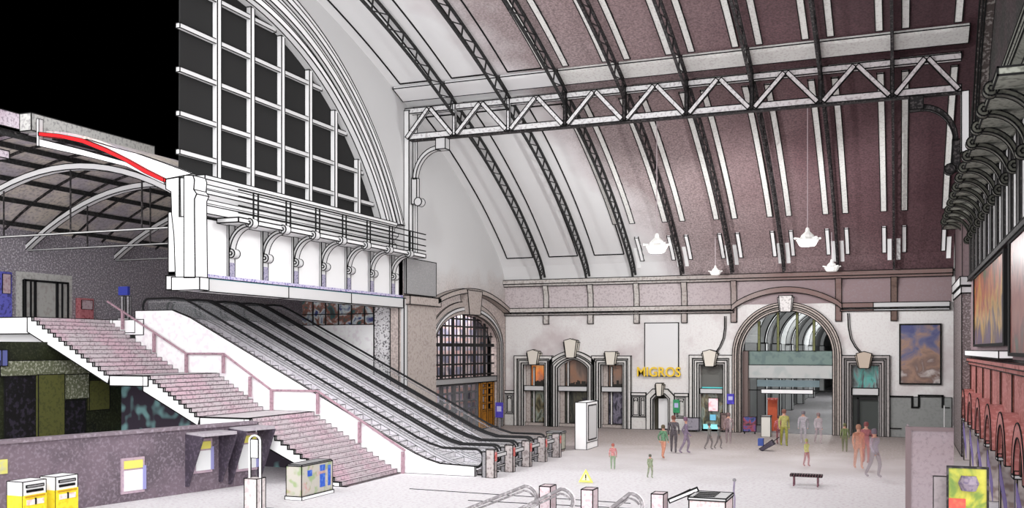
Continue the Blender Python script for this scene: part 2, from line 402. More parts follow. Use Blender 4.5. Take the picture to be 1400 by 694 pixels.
# cornice / gallery / brackets of an end wall
def gallery(X, d, y0, y1, zb, mats, ys, name, label, railx=1.0, rail=True):
    cw = thing(name, label, 'gallery', (X, (y0 + y1) / 2, zb))
    prof = [(0, 0), (0, 1.4), (.5, 1.4), (.5, 1.25), (.32, 1.1), (.32, .95), (.55, .85), (.55, .7), (.3, .55), (.3, .4), (.45, .3), (.45, 0)]
    MB().prism([(X - d * p, zb + .1 + q) for p, q in prof], 'y', y0 - 1.3, y1 - 2.2).build('moulded_cornice', mats[0], cw, ink=.035)
    MB().box(min(X, X - d * railx), max(X, X - d * railx), y0, y1, zb - .1, zb + .08).build('walkway_slab', mats[0], cw, ink=.045)
    if rail:
        xr = X - d * railx
        for z in (.25, .52, .85, 1.12):
            MB().bar((xr, y0, zb + z), (xr, y1, zb + z), .05).build('rail', INK, cw, ink=0)
        for y in ys:
            for q in (.12, .42): MB().bar((xr, y + q, zb), (xr, y + q, zb + 1.15), .05).build('rail_post', INK, cw, ink=0)
    for y in ys:
        pts = []
        # quarter-round arm from the wall scroll up and out to the slab edge
        for i in range(11):
            a = math.radians(90 * i / 10); pts.append((X - d * (.12 + .85 * (1 - math.cos(a)) * 1.0), zb - 1.15 + .95 * math.sin(a)))
        inner = pts; outer = [(p[0], p[1] + .0) for p in pts]
        outer = []
        for i in range(11):
            a = math.radians(90 * i / 10); outer.append((X - d * (.0 + .97 * (1 - math.cos(a))), zb - 1.15 + 1.07 * math.sin(a)))
        b = MB().strip(inner, outer, 'y', y - .16, y + .16)
        for (cx, cz, rr) in ((X - d * .17, zb - 1.2, .17), (X - d * (railx + .02), zb - .06, .17)):
            b.prism(arc(cx, cz, rr, 0, 337.5, 15), 'y', y - .17, y + .17)
            b.prism(arc(cx, cz, rr * .4, 0, 300, 5), 'y', y - .2, y + .2)
        b.build('scroll_bracket', mats[1], cw, ink=.035)
    return fix(cw)
YS = [31.4 + 2.17 * k for k in range(7)]
gallery(XL, -1, 30.6, 46.3, 9.9, (WHITE, PALE), YS, 'wall_gallery', 'white moulded gallery with black railing on scroll brackets below the big window', 1.0)
# bulkhead of white panels below the gallery
bk = sroot('trim_2', 'bulkhead of white panels above the stair opening')
MB().box(XL - .4, XL, 28.4, 45.6, 7.65, 9.95).build('panel_field', WHITE, bk, ink=.035)
for y in YS:
    MB().box(XL, XL + .1, y - .2, y + .15, 7.75, 9.8).build('pilaster_strip', PALE, bk, ink=.035)
    MB().box(XL + .1, XL + .12, y - .17, y + .12, 7.75, 8.35).build('scanned_patch', mat('blue_grey_speckle', (160, 156, 176), (90, 86, 120), .8, 16), bk, ink=0)
MB().box(XL - .4, XL + .14, 28.4, 45.4, 7.68, 7.8).build('purple_strip', mat('violet_speckle', (196, 190, 214), (90, 84, 160), .9, 12), bk, ink=0)
for a, b in ((28.4, 35.1), (35.1, 40.2), (40.2, 45.4)):
    MB().box(XL - .5, XL + .15, a, b, 7.15, 7.66).build('beam', PALE, bk, ink=.04)
MB().box(XL + .14, XL + .17, 28.4, 45.4, 7.63, 7.66).build('teal_edge', mat('teal_line', (60, 150, 170)), bk, ink=0)
MB().box(XL - .45, XL + .2, 45.4, 45.75, 0, 7.66).build('jamb', PALE, bk, ink=.045)
# cut end of the wall
P = lambda px, py, y=28.3: aty(px, py, y)
cut = sroot('trim_3', 'white cut end of the end wall, two upright slabs on a foot block')
MB().prism([P(227, 245), P(245, 242), P(245, 296), P(257, 296), P(257, 380), P(240, 380), P(238, 320), P(235, 294), P(234, 262), P(227, 258)], 'y', 28.3, 28.75).build('outer_slab', PAPER, cut, ink=.035)
MB().prism([P(246, 243), P(257, 243), P(258, 380), P(248, 380)], 'y', 28.32, 28.75).build('recess', PALE, cut, ink=.025)
MB().prism([P(257, 241), P(269, 241), P(271, 247), P(270, 260), P(274, 266), P(271, 273), P(271, 290), P(272, 380), P(257, 380)], 'y', 28.1, 28.75).build('inner_slab', PAPER, cut, ink=.035)
MB().prism([P(240, 379), P(278, 379), P(278, 396), P(240, 397)], 'y', 28.1, 28.6).build('foot_block', PAPER, cut, ink=.035)
# corner post between gable and truss
cp = sroot('trim_4', 'slim white corner post running down from the girder end')
MB().box(XL, XL + .3, 45.75, 46.7, 9.9, 17.5).build('post', WHITE, cp, ink=.045)
MB().box(XL, XL + .15, 45.75, 49.3, 7.9, 9.8).build('block', GREY, cp, ink=.04)
MB().box(XL + .3, XL + .36, 46.1, 46.35, 10, 16.0).build('pipe_shaft', PALE, cp, ink=.03)
# curved struts below the girder ends
def girder_bracket(x, d, label, m):
    t = thing('girder_bracket', label, 'bracket', (x, 46, 13.5))
    MB().box(min(x + d * 1.55, x + d * 2.1), max(x + d * 1.55, x + d * 2.1), 45.75, 46.25, 15.35, 15.92).build('pad', m, t, ink=.04)
    pts = [(x + d * (.35 + 1.3 * (1 - math.cos(math.radians(a)))), 13.9 + 1.45 * math.sin(math.radians(a))) for a in range(0, 91, 9)]
    po = [(x + d * (.18 + 1.47 * (1 - math.cos(math.radians(a)))), 13.9 + 1.65 * math.sin(math.radians(a))) for a in range(0, 91, 9)]
    MB().strip(pts, po, 'y', 45.85, 46.15).build('curved_arm', m, t, ink=.04)
    MB().box(min(x + d * .1, x + d * .4), max(x + d * .1, x + d * .4), 45.85, 46.15, 12.6, 13.95).build('hanger', m, t, ink=.04)
    MB().prism(arc(x + d * .5, 12.7, .22, 0, 330, 11), 'y', 45.8, 46.2).build('scroll', m, t, ink=.04)
    fix(t)
girder_bracket(XL + .3, 1, 'pale curved bracket under the left end of the long girder', PALE)
girder_bracket(XR - .6, -1, 'dark curved bracket under the right end of the long girder', IRON)
cpr = sroot('trim_5', 'white wall post under the right end of the girder')
MB().box(2.45, 2.75, 45.9, 46.4, 13.4, 16.0).build('post', PAPER, cpr, ink=.04)
MB().box(2.8, 2.95, 58.5, 59.9, 9.4, 12.8).build('vault_edge', WSTRIP, cpr, ink=.04)

# pilaster and hood beside the arched door
ps = sroot('trim_6', 'brown stone pilaster and curved hood moulding round the arched station door')
STONE = mat('brown_grey_stone', (176, 166, 160), (140, 128, 124), .6, 9)
MB().box(XL, XL + .25, 45.75, 49.1, 0, 7.35).build('pilaster', STONE, ps, ink=0)
MB().box(XL, XL + .45, 45.6, 49.3, 7.35, 7.8).build('capital', STONE, ps, ink=.04)
def hood(y0, y1, z0, z1, zt, n=18, th=.28):
    a = []; 
    for i in range(n + 1):
        t = i / n; y = y0 + (y1 - y0) * t; s = math.sin(math.pi * t)
        a.append((y, z0 + (z1 - z0) * t + (zt - (z0 + z1) / 2) * s ** .9))
    return a, [(y, z + th) for y, z in a]
a, b = hood(49.0, 59.9, 7.55, 7.3, 8.35)
MB().strip(a, b, 'x', XL, XL + .45).build('hood', STONE, ps, ink=.045)
for k, (r0, r1, p) in enumerate(((0, .22, .12), (.22, .42, .2), (.42, .75, .1))):
    a = [(49.2 - r0, 0)] + arc(53.9, 5.2, 4.7 + r0, 180, 0, 24, 1.9 + r0) + [(58.6 + r0, 0)]
    b = [(49.2 - r1, 0)] + arc(53.9, 5.2, 4.7 + r1, 180, 0, 24, 1.9 + r1) + [(58.6 + r1, 0)]
    MB().strip(a, b, 'x', XL, XL + p).build('arch_surround', PALE if k == 1 else STONE, ps, ink=.035)
MB().prism([(53.1, 7.05), (54.7, 7.05), (55.0, 8.5), (52.8, 8.5)], 'x', XL, XL + .5).build('keystone', STONE, ps, ink=.04)

# the arched station door with a street behind
d1 = sroot('door_1', 'arched glazed station entrance with black bars and a wooden door leaf')
STREET = bpy.data.materials.new('street_view'); STREET.use_nodes = True
n = STREET.node_tree; b_ = n.nodes['Principled BSDF']; g = n.nodes.new('ShaderNodeNewGeometry'); br = n.nodes.new('ShaderNodeTexBrick')
mp = n.nodes.new('ShaderNodeVectorMath'); mp.operation = 'MULTIPLY'; mp.inputs[1].default_value = (0, 1, 1)
sx = n.nodes.new('ShaderNodeSeparateXYZ'); cx = n.nodes.new('ShaderNodeCombineXYZ')
n.links.new(g.outputs['Position'], sx.inputs[0]); n.links.new(sx.outputs[1], cx.inputs[0]); n.links.new(sx.outputs[2], cx.inputs[1])
n.links.new(cx.outputs[0], br.inputs[0]); br.inputs['Scale'].default_value = 1.0; br.inputs['Brick Width'].default_value = 1.3; br.inputs['Row Height'].default_value = .8; br.inputs['Mortar Size'].default_value = .12
br.inputs['Color1'].default_value = s2l((205, 205, 235)) + (1,); br.inputs['Color2'].default_value = s2l((110, 110, 130)) + (1,); br.inputs['Mortar'].default_value = s2l((240, 205, 200)) + (1,)
tn = n.nodes.new('ShaderNodeTexNoise'); tn.inputs['Scale'].default_value = 1.2; tn.inputs['Detail'].default_value = 6; n.links.new(cx.outputs[0], tn.inputs[0])
mx = n.nodes.new('ShaderNodeMix'); mx.data_type = 'RGBA'; rr = n.nodes.new('ShaderNodeMapRange'); rr.inputs[1].default_value = .45; rr.inputs[2].default_value = .6; n.links.new(tn.outputs[0], rr.inputs[0])
n.links.new(rr.outputs[0], mx.inputs[0]); n.links.new(br.outputs[0], mx.inputs[6]); mx.inputs[7].default_value = s2l((250, 235, 235)) + (1,)
n.links.new(mx.outputs[2], b_.inputs['Base Color']); 
for yy in (50.5, 54, 57.5):
    l = bpy.data.lights.new('facade_fill', 'POINT'); l.energy = 260; l.shadow_soft_size = .3  # hidden point lights added to stand in for daylight on the facade
    o = bpy.data.objects.new('facade_fill', l); C.objects.link(o); o.location = (-25.2, yy, 8.3)
facade = MB().box(-26.6, -26.3, 47, 62, 0, 8.6).build('street_facade', STREET, None, ink=0)
tag(facade, 'brightly lit town house front seen through the arched station door', 'building')
for k in range(6):
    y = 49.2 + 9.4 * (k + .0) / 6
    if k == 0: continue
    zt = 5.2 + 1.9 * math.sqrt(max(0, 1 - ((y - 53.9) / 4.7)**2))
    MB().box(XL - .27, XL - .2, y - .15, y + .15, 3.3, zt).build('mullion', BLACK, d1, ink=0)
q = MB()
for k in range(18):
    y = 49.2 + 9.4 * k / 18
    if k % 3 == 0: continue
    zt = 5.2 + 1.9 * math.sqrt(max(0, 1 - ((y - 53.9) / 4.7)**2))
    q.box(XL - .26, XL - .22, y - .04, y + .04, 3.3, zt)
for z in (3.45, 4.1, 4.65, 5.25, 5.8, 6.35, 6.8):
    h = 4.7 * math.sqrt(max(0, 1 - (max(0, z - 5.2) / 1.9)**2)); e = .1 if z == 5.25 else .05
    q.box(XL - .26, XL - .22, 53.9 - h, 53.9 + h, z - e, z + e)
q.build('glazing_bars', BLACK, d1, ink=0)
MB().box(XL - .4, XL - .02, 49.2, 58.6, 2.95, 3.28).build('transom', GREY, d1, ink=.04)
for k, (a, b) in enumerate(((49.3, 50.7), (50.8, 52.3), (52.5, 54.0), (54.2, 55.8))):
    q = MB()
    for yy in (a, b): q.box(XL - .3, XL - .15, yy - .08, yy + .08, 0, 2.95)
    q.box(XL - .27, XL - .2, (a + b) / 2 - .04, (a + b) / 2 + .04, 0, 2.95)
    for z in (.15, .9, 1.4, 1.9, 2.4, 2.88): q.box(XL - .28, XL - .18, a, b, z - .05, z + .05)
    q.build('door_leaf', mat('grey_metal', (95, 95, 98)), d1, ink=0)
WOOD = mat('orange_wood', (176, 118, 40), (130, 80, 24), .6, 6)
q = MB()
for yy in (56.3, 57.2, 58.2): q.box(XL - .28, XL - .1, yy - .12, yy + .12, 0, 2.9)
for z in (.1, 1.15, 1.6, 2.1, 2.55, 2.85): q.box(XL - .27, XL - .12, 56.2, 58.3, z - .06, z + .06)
q.box(XL - .27, XL - .14, 56.2, 58.3, 0, 1.1); q.build('wooden_leaf', WOOD, d1, ink=.03)

# ================================================================ BACK WALL with shop doors (frontal)
BW = mat('scanned_back_wall', (226, 224, 222), (206, 196, 196), .35, 9, (200, 190, 190), .28, (.52, .68))
arch_out = lambda o, x0=-8.85, x1=-3.65, zs=4.65, r=2.6, seg=28: [(x0 - o, 0)] + arc((x0 + x1) / 2, zs, r + o, 180, 0, seg) + [(x1 + o, 0)]
rect_out = lambda x0, x1, zt: (lambda o: [(x0 - o, 0), (x0 - o, zt + o), (x1 + o, zt + o), (x1 + o, 0)])
def seg_out(x0, x1, zs, rise, n=12):
    def f(o):
        pts = [(x0 - o, 0)]
        for i in range(n + 1):
            t = i / n; pts.append((x0 - o + (x1 - x0 + 2 * o) * t, zs + o * .7 + (rise + o * .25) * math.sin(math.pi * t) ** .8))
        return pts + [(x1 + o, 0)]
    return f
def cham(x0, x1, zt, c):
    def f(o):
        cc = c + o * .41
        return [(x0 - o, 0), (x0 - o, zt + o - cc), (x0 - o + cc, zt + o), (x1 + o - cc, zt + o), (x1 + o, zt + o - cc), (x1 + o, 0)]
    return f
oA, oB, oC = rect_out(-22.86, -21.48, 3.95), seg_out(-20.5, -18.55, 3.75, .55), rect_out(-17.6, -16.25, 3.98)
oS, oD, oE = cham(-14.28, -13.31, 2.13, .25), rect_out(-11.36, -9.99, 4.02), rect_out(-2.56, -1.13, 4.04)
wb = sroot('wall_back', 'long shop-front wall of the hall under two cornices')
holes = [[(p[0], max(p[1], .0)) for p in f(0)] for f in (oA, oB, oC, oS, oD)] + [arch_out(0)] + [oE(0)]
outer = [(XL, 0)]
for h in holes: outer += h
outer += [(XR, 0), (XR, 9.5), (XL, 9.5)]
plate(outer, [], 'y', YB, YB + .5).build('wall_face', BW, wb, ink=.0)
UPB = mat('mauve_grey_band', (200, 190, 191), (150, 136, 140), .5, 9, (146, 126, 128), .35, (-11, -2), axis=(0, 6))
MB().box(XL, 2.7, YB - .03, YB, 7.68, 9.1).build('upper_band', UPB, wb, ink=0)
COR = mat('stone_cornice', (200, 195, 190), (130, 114, 110), .5, 8, (128, 104, 100), .3, (-12, -4), axis=(0, 5))
MB().box(XL - .02, 2.75, YB - .42, YB, 9.24, 9.5).box(XL, 2.75, YB - .28, YB, 9.08, 9.24).build('upper_cornice', COR, wb, ink=.045)
for a, b, m_ in ((XL, -9.3, COR), (-3.2, -1.4, COR), (-1.4, 2.6, PALE)):
    MB().box(a, b, YB - .36, YB, 7.38, 7.66).box(a, b, YB - .22, YB, 7.2, 7.3).build('lower_cornice', m_, wb, ink=.045)
for k, x in enumerate(RX):
    if k == 5: continue
    m_ = COR if k < 7 else mat('brown_corbel', (112, 92, 84), (84, 68, 64), .5, 8)
    MB().prism([(YB, 6.62), (YB - .14, 6.62), (YB - .2, 6.75), (YB - .16, 7.2), (YB - .1, 7.7), (YB - .14, 8.5), (YB - .3, 8.85), (YB - .34, 9.1), (YB, 9.1)], 'x', x - .17, x + .17).build('corbel', m_, wb, ink=.04)
# arch hood
a, b = [], []
for i in range(25):
    t = i / 24; x = -9.4 + 6.3 * t; s = math.sin(math.pi * t) ** .75; a.append((x, 7.3 + 1.05 * s)); b.append((x, 7.62 + 1.05 * s))
MB().strip(a, b, 'y', YB - .42, YB).build('arch_hood', COR, wb, ink=.045)
def surround(name, f, rings, m_, key=None, keym=None, ink=.045):
    r = sroot(name)
    for o0, o1, p in rings:
        MB().strip(f(o0), f(o1), 'y', YB - p, YB).build('surround', m_, r, ink=ink)
    if key:
        x, z0, z1, w0, w1 = key
        kp = MB().prism([(x - w0, z0), (x + w0, z0), (x + w1, z1), (x + .0, z1 + (.12 if w1 > .38 else 0)), (x - w1, z1)], 'y', YB - .5, YB).build('keystone', keym, r, ink=.04)
        MB().prism([(x - w0 - .07, z0 + .05), (x + w0 + .07, z0 + .05), (x + w1 + .08, z1 - .1), (x - w1 - .08, z1 - .1)], 'y', YB - .38, YB).build('keystone_wings', keym, kp, ink=.04)
    return r
KEY = mat('keystone_cream', (222, 216, 204)); LSTONE = mat('pale_door_stone', (214, 212, 208), (186, 180, 176), .4, 7)
RINGS = [(.04, .16, .12), (.16, .3, .22), (.3, .42, .14), (.42, .62, .26)]
dA = surround('door_2', oA, RINGS, LSTONE, (-22.1, 4.0, 4.85, .25, .4), KEY)
dB = surround('door_3', oB, RINGS, LSTONE, (-19.55, 4.45, 5.55, .27, .42), KEY)
dC = surround('door_4', oC, RINGS[:3] + [(.42, .6, .26)], LSTONE, (-16.9, 4.0, 4.85, .25, .36), KEY)
dS = surround('door_5', oS, [(.0, .12, .1), (.12, .4, .2)], LSTONE, (-13.8, 2.1, 2.9, .15, .2), KEY)
dD = surround('door_6', oD, RINGS, LSTONE, (-10.7, 3.95, 4.85, .26, .42), KEY)
dM = surround('door_7', arch_out, [(.02, .14, .2), (.14, .26, .1), (.26, .4, .24), (.4, .52, .3)], mat('arch_stone', (190, 178, 170), (150, 136, 132), .5, 8), (-6.25, 7.2, 8.15, .3, .38), mat('lion_key', (226, 222, 220), (90, 80, 80), .5, 6))
dE = surround('door_8', oE, RINGS[:3] + [(.42, .6, .26)], mat('door_stone_dim', (166, 160, 158), (130, 124, 122), .4, 7), (-1.9, 3.9, 4.75, .26, .42), mat('keystone_tan', (196, 180, 164)))
def pane(root, x0, x1, z0, z1, m_, name='glass', y=YB + .42, ink=.03):
    MB().box(x0, x1, y, y + .06, z0, z1).build(name, m_, root, ink=ink)
def colorpane(name, cols, scale, thr, rough=.3, vert=1.0, em=0, zg=None):
    m = bpy.data.materials.new(name); m.use_nodes = True; n = m.node_tree; b = n.nodes['Principled BSDF']; b.inputs['Roughness'].default_value = rough
    g = n.nodes.new('ShaderNodeNewGeometry'); v = n.nodes.new('ShaderNodeVectorMath'); v.operation = 'MULTIPLY'; v.inputs[1].default_value = (1, 1, vert)
    n.links.new(g.outputs['Position'], v.inputs[0]); t = n.nodes.new('ShaderNodeTexNoise'); t.inputs['Scale'].default_value = scale; t.inputs['Detail'].default_value = 5
    t.inputs['Distortion'].default_value = .6
    n.links.new(v.outputs[0], t.inputs[0]); cr = n.nodes.new('ShaderNodeValToRGB'); fac = t.outputs[0]
    if zg:
        sp = n.nodes.new('ShaderNodeSeparateXYZ'); n.links.new(g.outputs['Position'], sp.inputs[0]); k1 = n.nodes.new('ShaderNodeMapRange'); k1.clamp = False
        k1.inputs[1].default_value = zg[0]; k1.inputs[2].default_value = zg[1]; n.links.new(sp.outputs[2], k1.inputs[0])
        k2 = n.nodes.new('ShaderNodeMix'); k2.inputs[0].default_value = zg[2]; n.links.new(k1.outputs[0], k2.inputs[2]); n.links.new(t.outputs[0], k2.inputs[3]); fac = k2.outputs[0]
    n.links.new(fac, cr.inputs[0]); e = cr.color_ramp.elements
    ps_ = [thr[0] + (thr[1] - thr[0]) * i / (len(cols) - 1) for i in range(len(cols))]
    e[0].position = ps_[0]; e[0].color = s2l(cols[0]) + (1,); e[1].position = ps_[-1]; e[1].color = s2l(cols[-1]) + (1,)
    for p, c in zip(ps_[1:-1], cols[1:-1]): q = e.new(p); q.color = s2l(c) + (1,)
    n.links.new(cr.outputs[0], b.inputs['Base Color'])
    if em: n.links.new(cr.outputs[0], b.inputs['Emission Color']); b.inputs['Emission Strength'].default_value = em
    return m
SUNSET = colorpane('orange_sunset_picture', [(120, 90, 90), (190, 120, 90), (240, 140, 70), (255, 190, 120)], 1.3, (.35, .62), vert=.35, em=.25)
SUNSET2 = colorpane('dim_sunset_picture', [(80, 74, 70), (130, 108, 96), (150, 112, 90), (110, 100, 90)], 1.1, (.35, .65), vert=.35)
SHOPD = colorpane('dark_shop_glass', [(30, 32, 30), (60, 62, 56), (88, 86, 70), (44, 42, 50)], 2.2, (.35, .65), vert=.5)
SHOPP = colorpane('purple_grey_shop_glass', [(34, 34, 42), (80, 76, 92), (130, 124, 140), (50, 48, 60)], 3.5, (.35, .65), vert=.6)
SHOPL = colorpane('lit_shop_glass', [(60, 60, 50), (130, 120, 90), (150, 160, 150), (80, 84, 70)], 2.4, (.38, .62), vert=.5)
def skyline(root, x0, x1, z, m_):
    q = MB(); x = x0; random.seed(int(x0 * 10))
    while x < x1:
        w = random.uniform(.06, .2); q.box(x, min(x + w, x1), YB + .36, YB + .41, z, z + random.uniform(.12, .42)); x += w
    q.build('skyline_silhouette', m_, root, ink=0)
SIL = mat('dark_skyline', (52, 50, 46))
for root, x0, x1, zt, um, lm in ((dA, -22.86, -21.48, 3.95, SUNSET, SHOPL), (dB, -20.5, -18.55, 4.4, SUNSET2, SHOPD), (dC, -17.6, -16.25, 3.98, SUNSET2, SHOPP)):
    pane(root, x0 + .35, x1, 2.62, zt, um, 'upper_picture'); pane(root, x0 + .35, x1, .25, 2.3, lm, 'lower_glass')
    skyline(root, x0 + .5, x1, 2.62, SIL)
    MB().box(x0, x1, YB - .05, YB + .4, 2.3, 2.62).build('transom', PALE, root, ink=.045)
    MB().box(x0 + .0, x0 + .35, YB + .3, YB + .5, 0, zt).build('inner_jamb', STONE, root, ink=.035)
    MB().box(x0 + .5, x0 + .62, YB + .3, YB + .4, 0.2, zt - .1).build('frame_bar', LSTONE, root, ink=.03)
    MB().box(x0, x1, YB + .1, YB + .5, 0, .22).build('sill', STONE, root, ink=.03)
# small door with ajar leaf
pane(dS, -14.28, -13.31, 0, 2.13, mat('olive_dark', (70, 66, 54)), 'dark_recess'); MB().box(-14.0, -13.36, YB + .2, YB + .3, .05, 1.95).build('white_leaf', WHITE, dS, ink=.035)
# door 6
pane(dD, -11.36, -9.99, 2.62, 4.02, mat('grey_pane', (110, 110, 106)), 'upper_glass'); pane(dD, -11.36, -9.99, .1, 2.3, SHOPL, 'lower_glass')
MB().box(-11.36, -9.99, YB + .0, YB + .4, 2.3, 2.6).build('transom', PALE, dD, ink=.04)
MB().box(-11.3, -10.05, YB + .3, YB + .38, 2.6, 2.68).build('teal_strip', mat('teal_led', (90, 190, 190), emit=.3), dD, ink=0)
MB().box(-10.9, -10.3, YB + .25, YB + .38, 1.2, 2.0).build('poster', mat('lit_poster', (245, 225, 230), (220, 90, 110), .7, 3.5, emit=.3), dD, ink=.03)
MB().box(-10.8, -10.45, YB + .25, YB + .38, .65, 1.0).build('blue_notice', mat('blue_notice', (120, 190, 220), emit=.3), dD, ink=0)
MB().box(-11.2, -10.1, YB + .2, YB + .38, .12, .4).build('lit_base', mat('cyan_glow', (150, 230, 235), emit=.5), dD, ink=0)
# door 8
pane(dE, -2.56, -1.13, 2.75, 4.04, colorpane('teal_shop_sign', [(40, 44, 44), (110, 130, 130), (70, 160, 150), (60, 60, 64)], 3.0, (.35, .65), vert=.25), 'upper_glass')
MB().box(-2.56, -1.13, YB + .0, YB + .4, 2.35, 2.75).build('transom', PALE, dE, ink=.04)
pane(dE, -2.56, -1.13, 0, 2.35, mat('dark_doorway', (70, 74, 72)), 'dark_doorway')
MB().box(-2.3, -2.2, YB + .2, YB + .35, 0, 2.2).box(-2.3, -1.2, YB + .2, YB + .35, 2.1, 2.2).build('door_frame', BLACK, dE, ink=0)
# curved mouldings dropping from the cornice beside the great arch
for nm, pts in (('trim_7', [(991, 432), (991, 448), (989, 462), (984, 474), (977, 484)]), ('trim_8', [(1159, 428), (1160, 448), (1163, 463), (1169, 474), (1178, 484)])):
    path = [aty(*p) for p in pts]
    struct(MB().tube([(x, YB - .1, z) for x, z in path], .035).tube([(x + .1, YB - .1, z) for x, z in path], .02).build(nm, INK, ink=0))
# blank board + letters
bb = MB().box(-14.79, -12.67, YB - .08, YB - .005, 3.33, 6.63).build('blank_board', mat('pale_board', (222, 222, 222)), ink=.05)
tag(bb, 'blank pale rectangular board on the wall behind the yellow letters', 'board')
def letters(txt, size, name, m_, depth=.05):
    cu = bpy.data.curves.new('t', 'FONT'); cu.body = txt; cu.size = size; cu.extrude = depth; cu.align_x = 'CENTER'; cu.offset = .012
    o = bpy.data.objects.new('t', cu); C.objects.link(o); dg = bpy.context.evaluated_depsgraph_get()
    me = bpy.data.meshes.new_from_object(o.evaluated_get(dg)); bpy.data.objects.remove(o); bpy.data.curves.remove(cu)
    me.materials.clear(); me.materials.append(m_); o = bpy.data.objects.new(name, me); C.objects.link(o); return o
YEL = mat('yellow_sign', (240, 205, 70), (220, 170, 30), .5, 7)
sg = letters('MIGROS', .82, 'shop_sign', YEL); sg.location = (-13.87, YB - .3, 3.32); sg.rotation_euler = (math.pi / 2, 0, 0); sg.scale = (.93, 1, 1)
tag(sg, 'yellow MIGROS letters mounted over the small shop door', 'sign')
# wainscots
def wains(name, x0, x1, m_, steps):
    r = sroot(name)
    MB().box(x0, x1, YB - .1, YB, 0, 2.1).build('panel', m_, r, ink=.04)
    MB().box(x0, x1, YB - .18, YB, 2.1, 2.28).build('cap', m_, r, ink=.045)
    for a, b in steps:
        q = MB().strip([(a, .9), (a, 1.95), (b, 1.95), (b, .9), (a, .9)], [(a - .07, .83), (a - .07, 2.02), (b + .07, 2.02), (b + .07, .83), (a - .07, .83)], 'y', YB - .16, YB - .1)
        q.build('recess_frame', m_, r, ink=.035)
        MB().prism([(a + .05, 1.95), (b - .05, 1.95), ((a + b) / 2 + .1, 1.75), ((a + b) / 2, 1.85), ((a + b) / 2 - .1, 1.75)], 'y', YB - .15, YB - .1).build('swag', m_, r, ink=.03)
    MB().box(x0, x1, YB - .16, YB, 0, .75).build('plinth', m_, r, ink=.035)
wains('trim_9', -15.63, -14.7, LSTONE, ((-15.5, -15.2), (-15.0, -14.8)))
wains('trim_10', -12.9, -12.05, LSTONE, ((-12.7, -12.3),))
wains('trim_11', XL, -23.5, LSTONE, ((-24.0, -23.7),))
rw = sroot('trim_12', 'grey wainscot with stepped dark outline at the right end')
DIM = mat('dim_grey_wainscot', (140, 142, 140), (120, 122, 120), .4, 7)
MB().box(-.6, 2.7, YB - .1, YB, 0, 2.3).build('panel', DIM, rw, ink=.03)
q = MB()
for a, b, z0, z1 in ((-.6, .62, 2.26, 2.36), (.6, .72, 1.72, 2.36), (.6, 1.02, 1.66, 1.76), (.95, 1.07, 1.72, 2.42), (.95, 2.25, 2.34, 2.44), (2.18, 2.3, 1.72, 2.44), (-.6, .1, .46, .52), (2.2, 2.6, 1.7, 1.76)):
    q.box(a, b, YB - .16, YB - .1, z0, z1)
q.build('stepped_outline', INK, rw, ink=0)
# painting on the back wall
BLUEP = colorpane('blue_brown_painting', [(70, 60, 70), (190, 180, 176), (110, 84, 76), (150, 116, 96), (84, 84, 120), (44, 50, 112), (40, 46, 104)], 1.1, (.22, .8), zg=(3.0, 6.4, .7))
pt = thing('wall_painting', 'tall blue and brown painting at the right end of the shop wall', 'painting', (1.07, YB - .1, 3.0))
MB().box(.05, 2.1, YB - .12, YB - .04, 3.08, 6.36).build('canvas', BLUEP, pt, ink=0)
q = MB().strip([(.05, 3.08), (.05, 6.36), (2.1, 6.36), (2.1, 3.08), (.05, 3.08)], [(-.03, 3.0), (-.03, 6.44), (2.18, 6.44), (2.18, 3.0), (-.03, 3.0)], 'y', YB - .18, YB - .02); q.build('frame', INK, pt, ink=0)
fix(pt)

# ================================================================ PASSAGE behind the great arch
PG = mat('passage_grey', (118, 120, 120)); PGL = mat('passage_light', (176, 178, 178)); PGD = mat('passage_floor', (112, 110, 112), (130, 128, 130), .5, 4)
pr = sroot('trim_13', 'vaulted grey passage running away behind the great arch')
MB().box(-9.2, -2.2, 60.5, 140, -.3, 0).build('passage_floor', PGD, pr, ink=0)
MB().box(-9.2, -8.75, 60.5, 140, 0, 6).build('passage_side', PG, pr, ink=.05)
MB().box(-2.3, -2.0, 60.5, 140, 0, 6).build('passage_side', PG, pr, ink=.05)
MB().strip(arc(-5.5, 5.4, 3.2, 180, 0, 20), arc(-5.5, 5.4, 3.4, 180, 0, 20), 'y', 60.5, 140).build('passage_vault', mat('passage_vault', (150, 152, 152)), pr, ink=0)
MB().box(-9.2, -2.2, 139, 139.4, 0, 8.8).build('passage_end', mat('passage_end', (60, 62, 62)), pr, ink=0)
for i, y in enumerate((66, 74, 83, 93, 105, 120)):
    MB().box(-8.75, -8.2, y, y + 1.2, 0, 5.4).build('pilaster', PGL, pr, ink=.07)
    MB().strip(arc(-5.5, 5.4, 2.75, 180, 0, 24), arc(-5.5, 5.4, 3.2, 180, 0, 24), 'y', y, y + .9).build('vault_rib', PGL, pr, ink=.08)
    MB().box(-8.75, -8.68, y + 1.6, y + 6.5, .3, 2.6).build('shop_panel', PG, pr, ink=.07)
for yy, en in ((66, 800), (82, 1500), (104, 2200)):
    l = bpy.data.lights.new('passage_light', 'POINT'); l.energy = en; l.shadow_soft_size = .3  # point lights added to brighten the passage, no fittings modelled
    o = bpy.data.objects.new('passage_light', l); C.objects.link(o); o.location = (-4.2, yy, 7.2)
ag = sroot('window_2', 'glazed bridge and sign band across the great arch')
TEALG = mat('greenish_glass', (130, 150, 144), (104, 122, 124), .6, 3, alpha=.8)
MB().box(-8.85, -3.65, YB + .5, YB + .6, 4.05, 4.9).build('glass_band', TEALG, ag, ink=.035)
MB().box(-8.85, -3.65, YB + .4, YB + .7, 3.25, 4.05).build('white_band', mat('dull_white_band', (190, 192, 190), (150, 165, 165), .4, 2), ag, ink=.035)
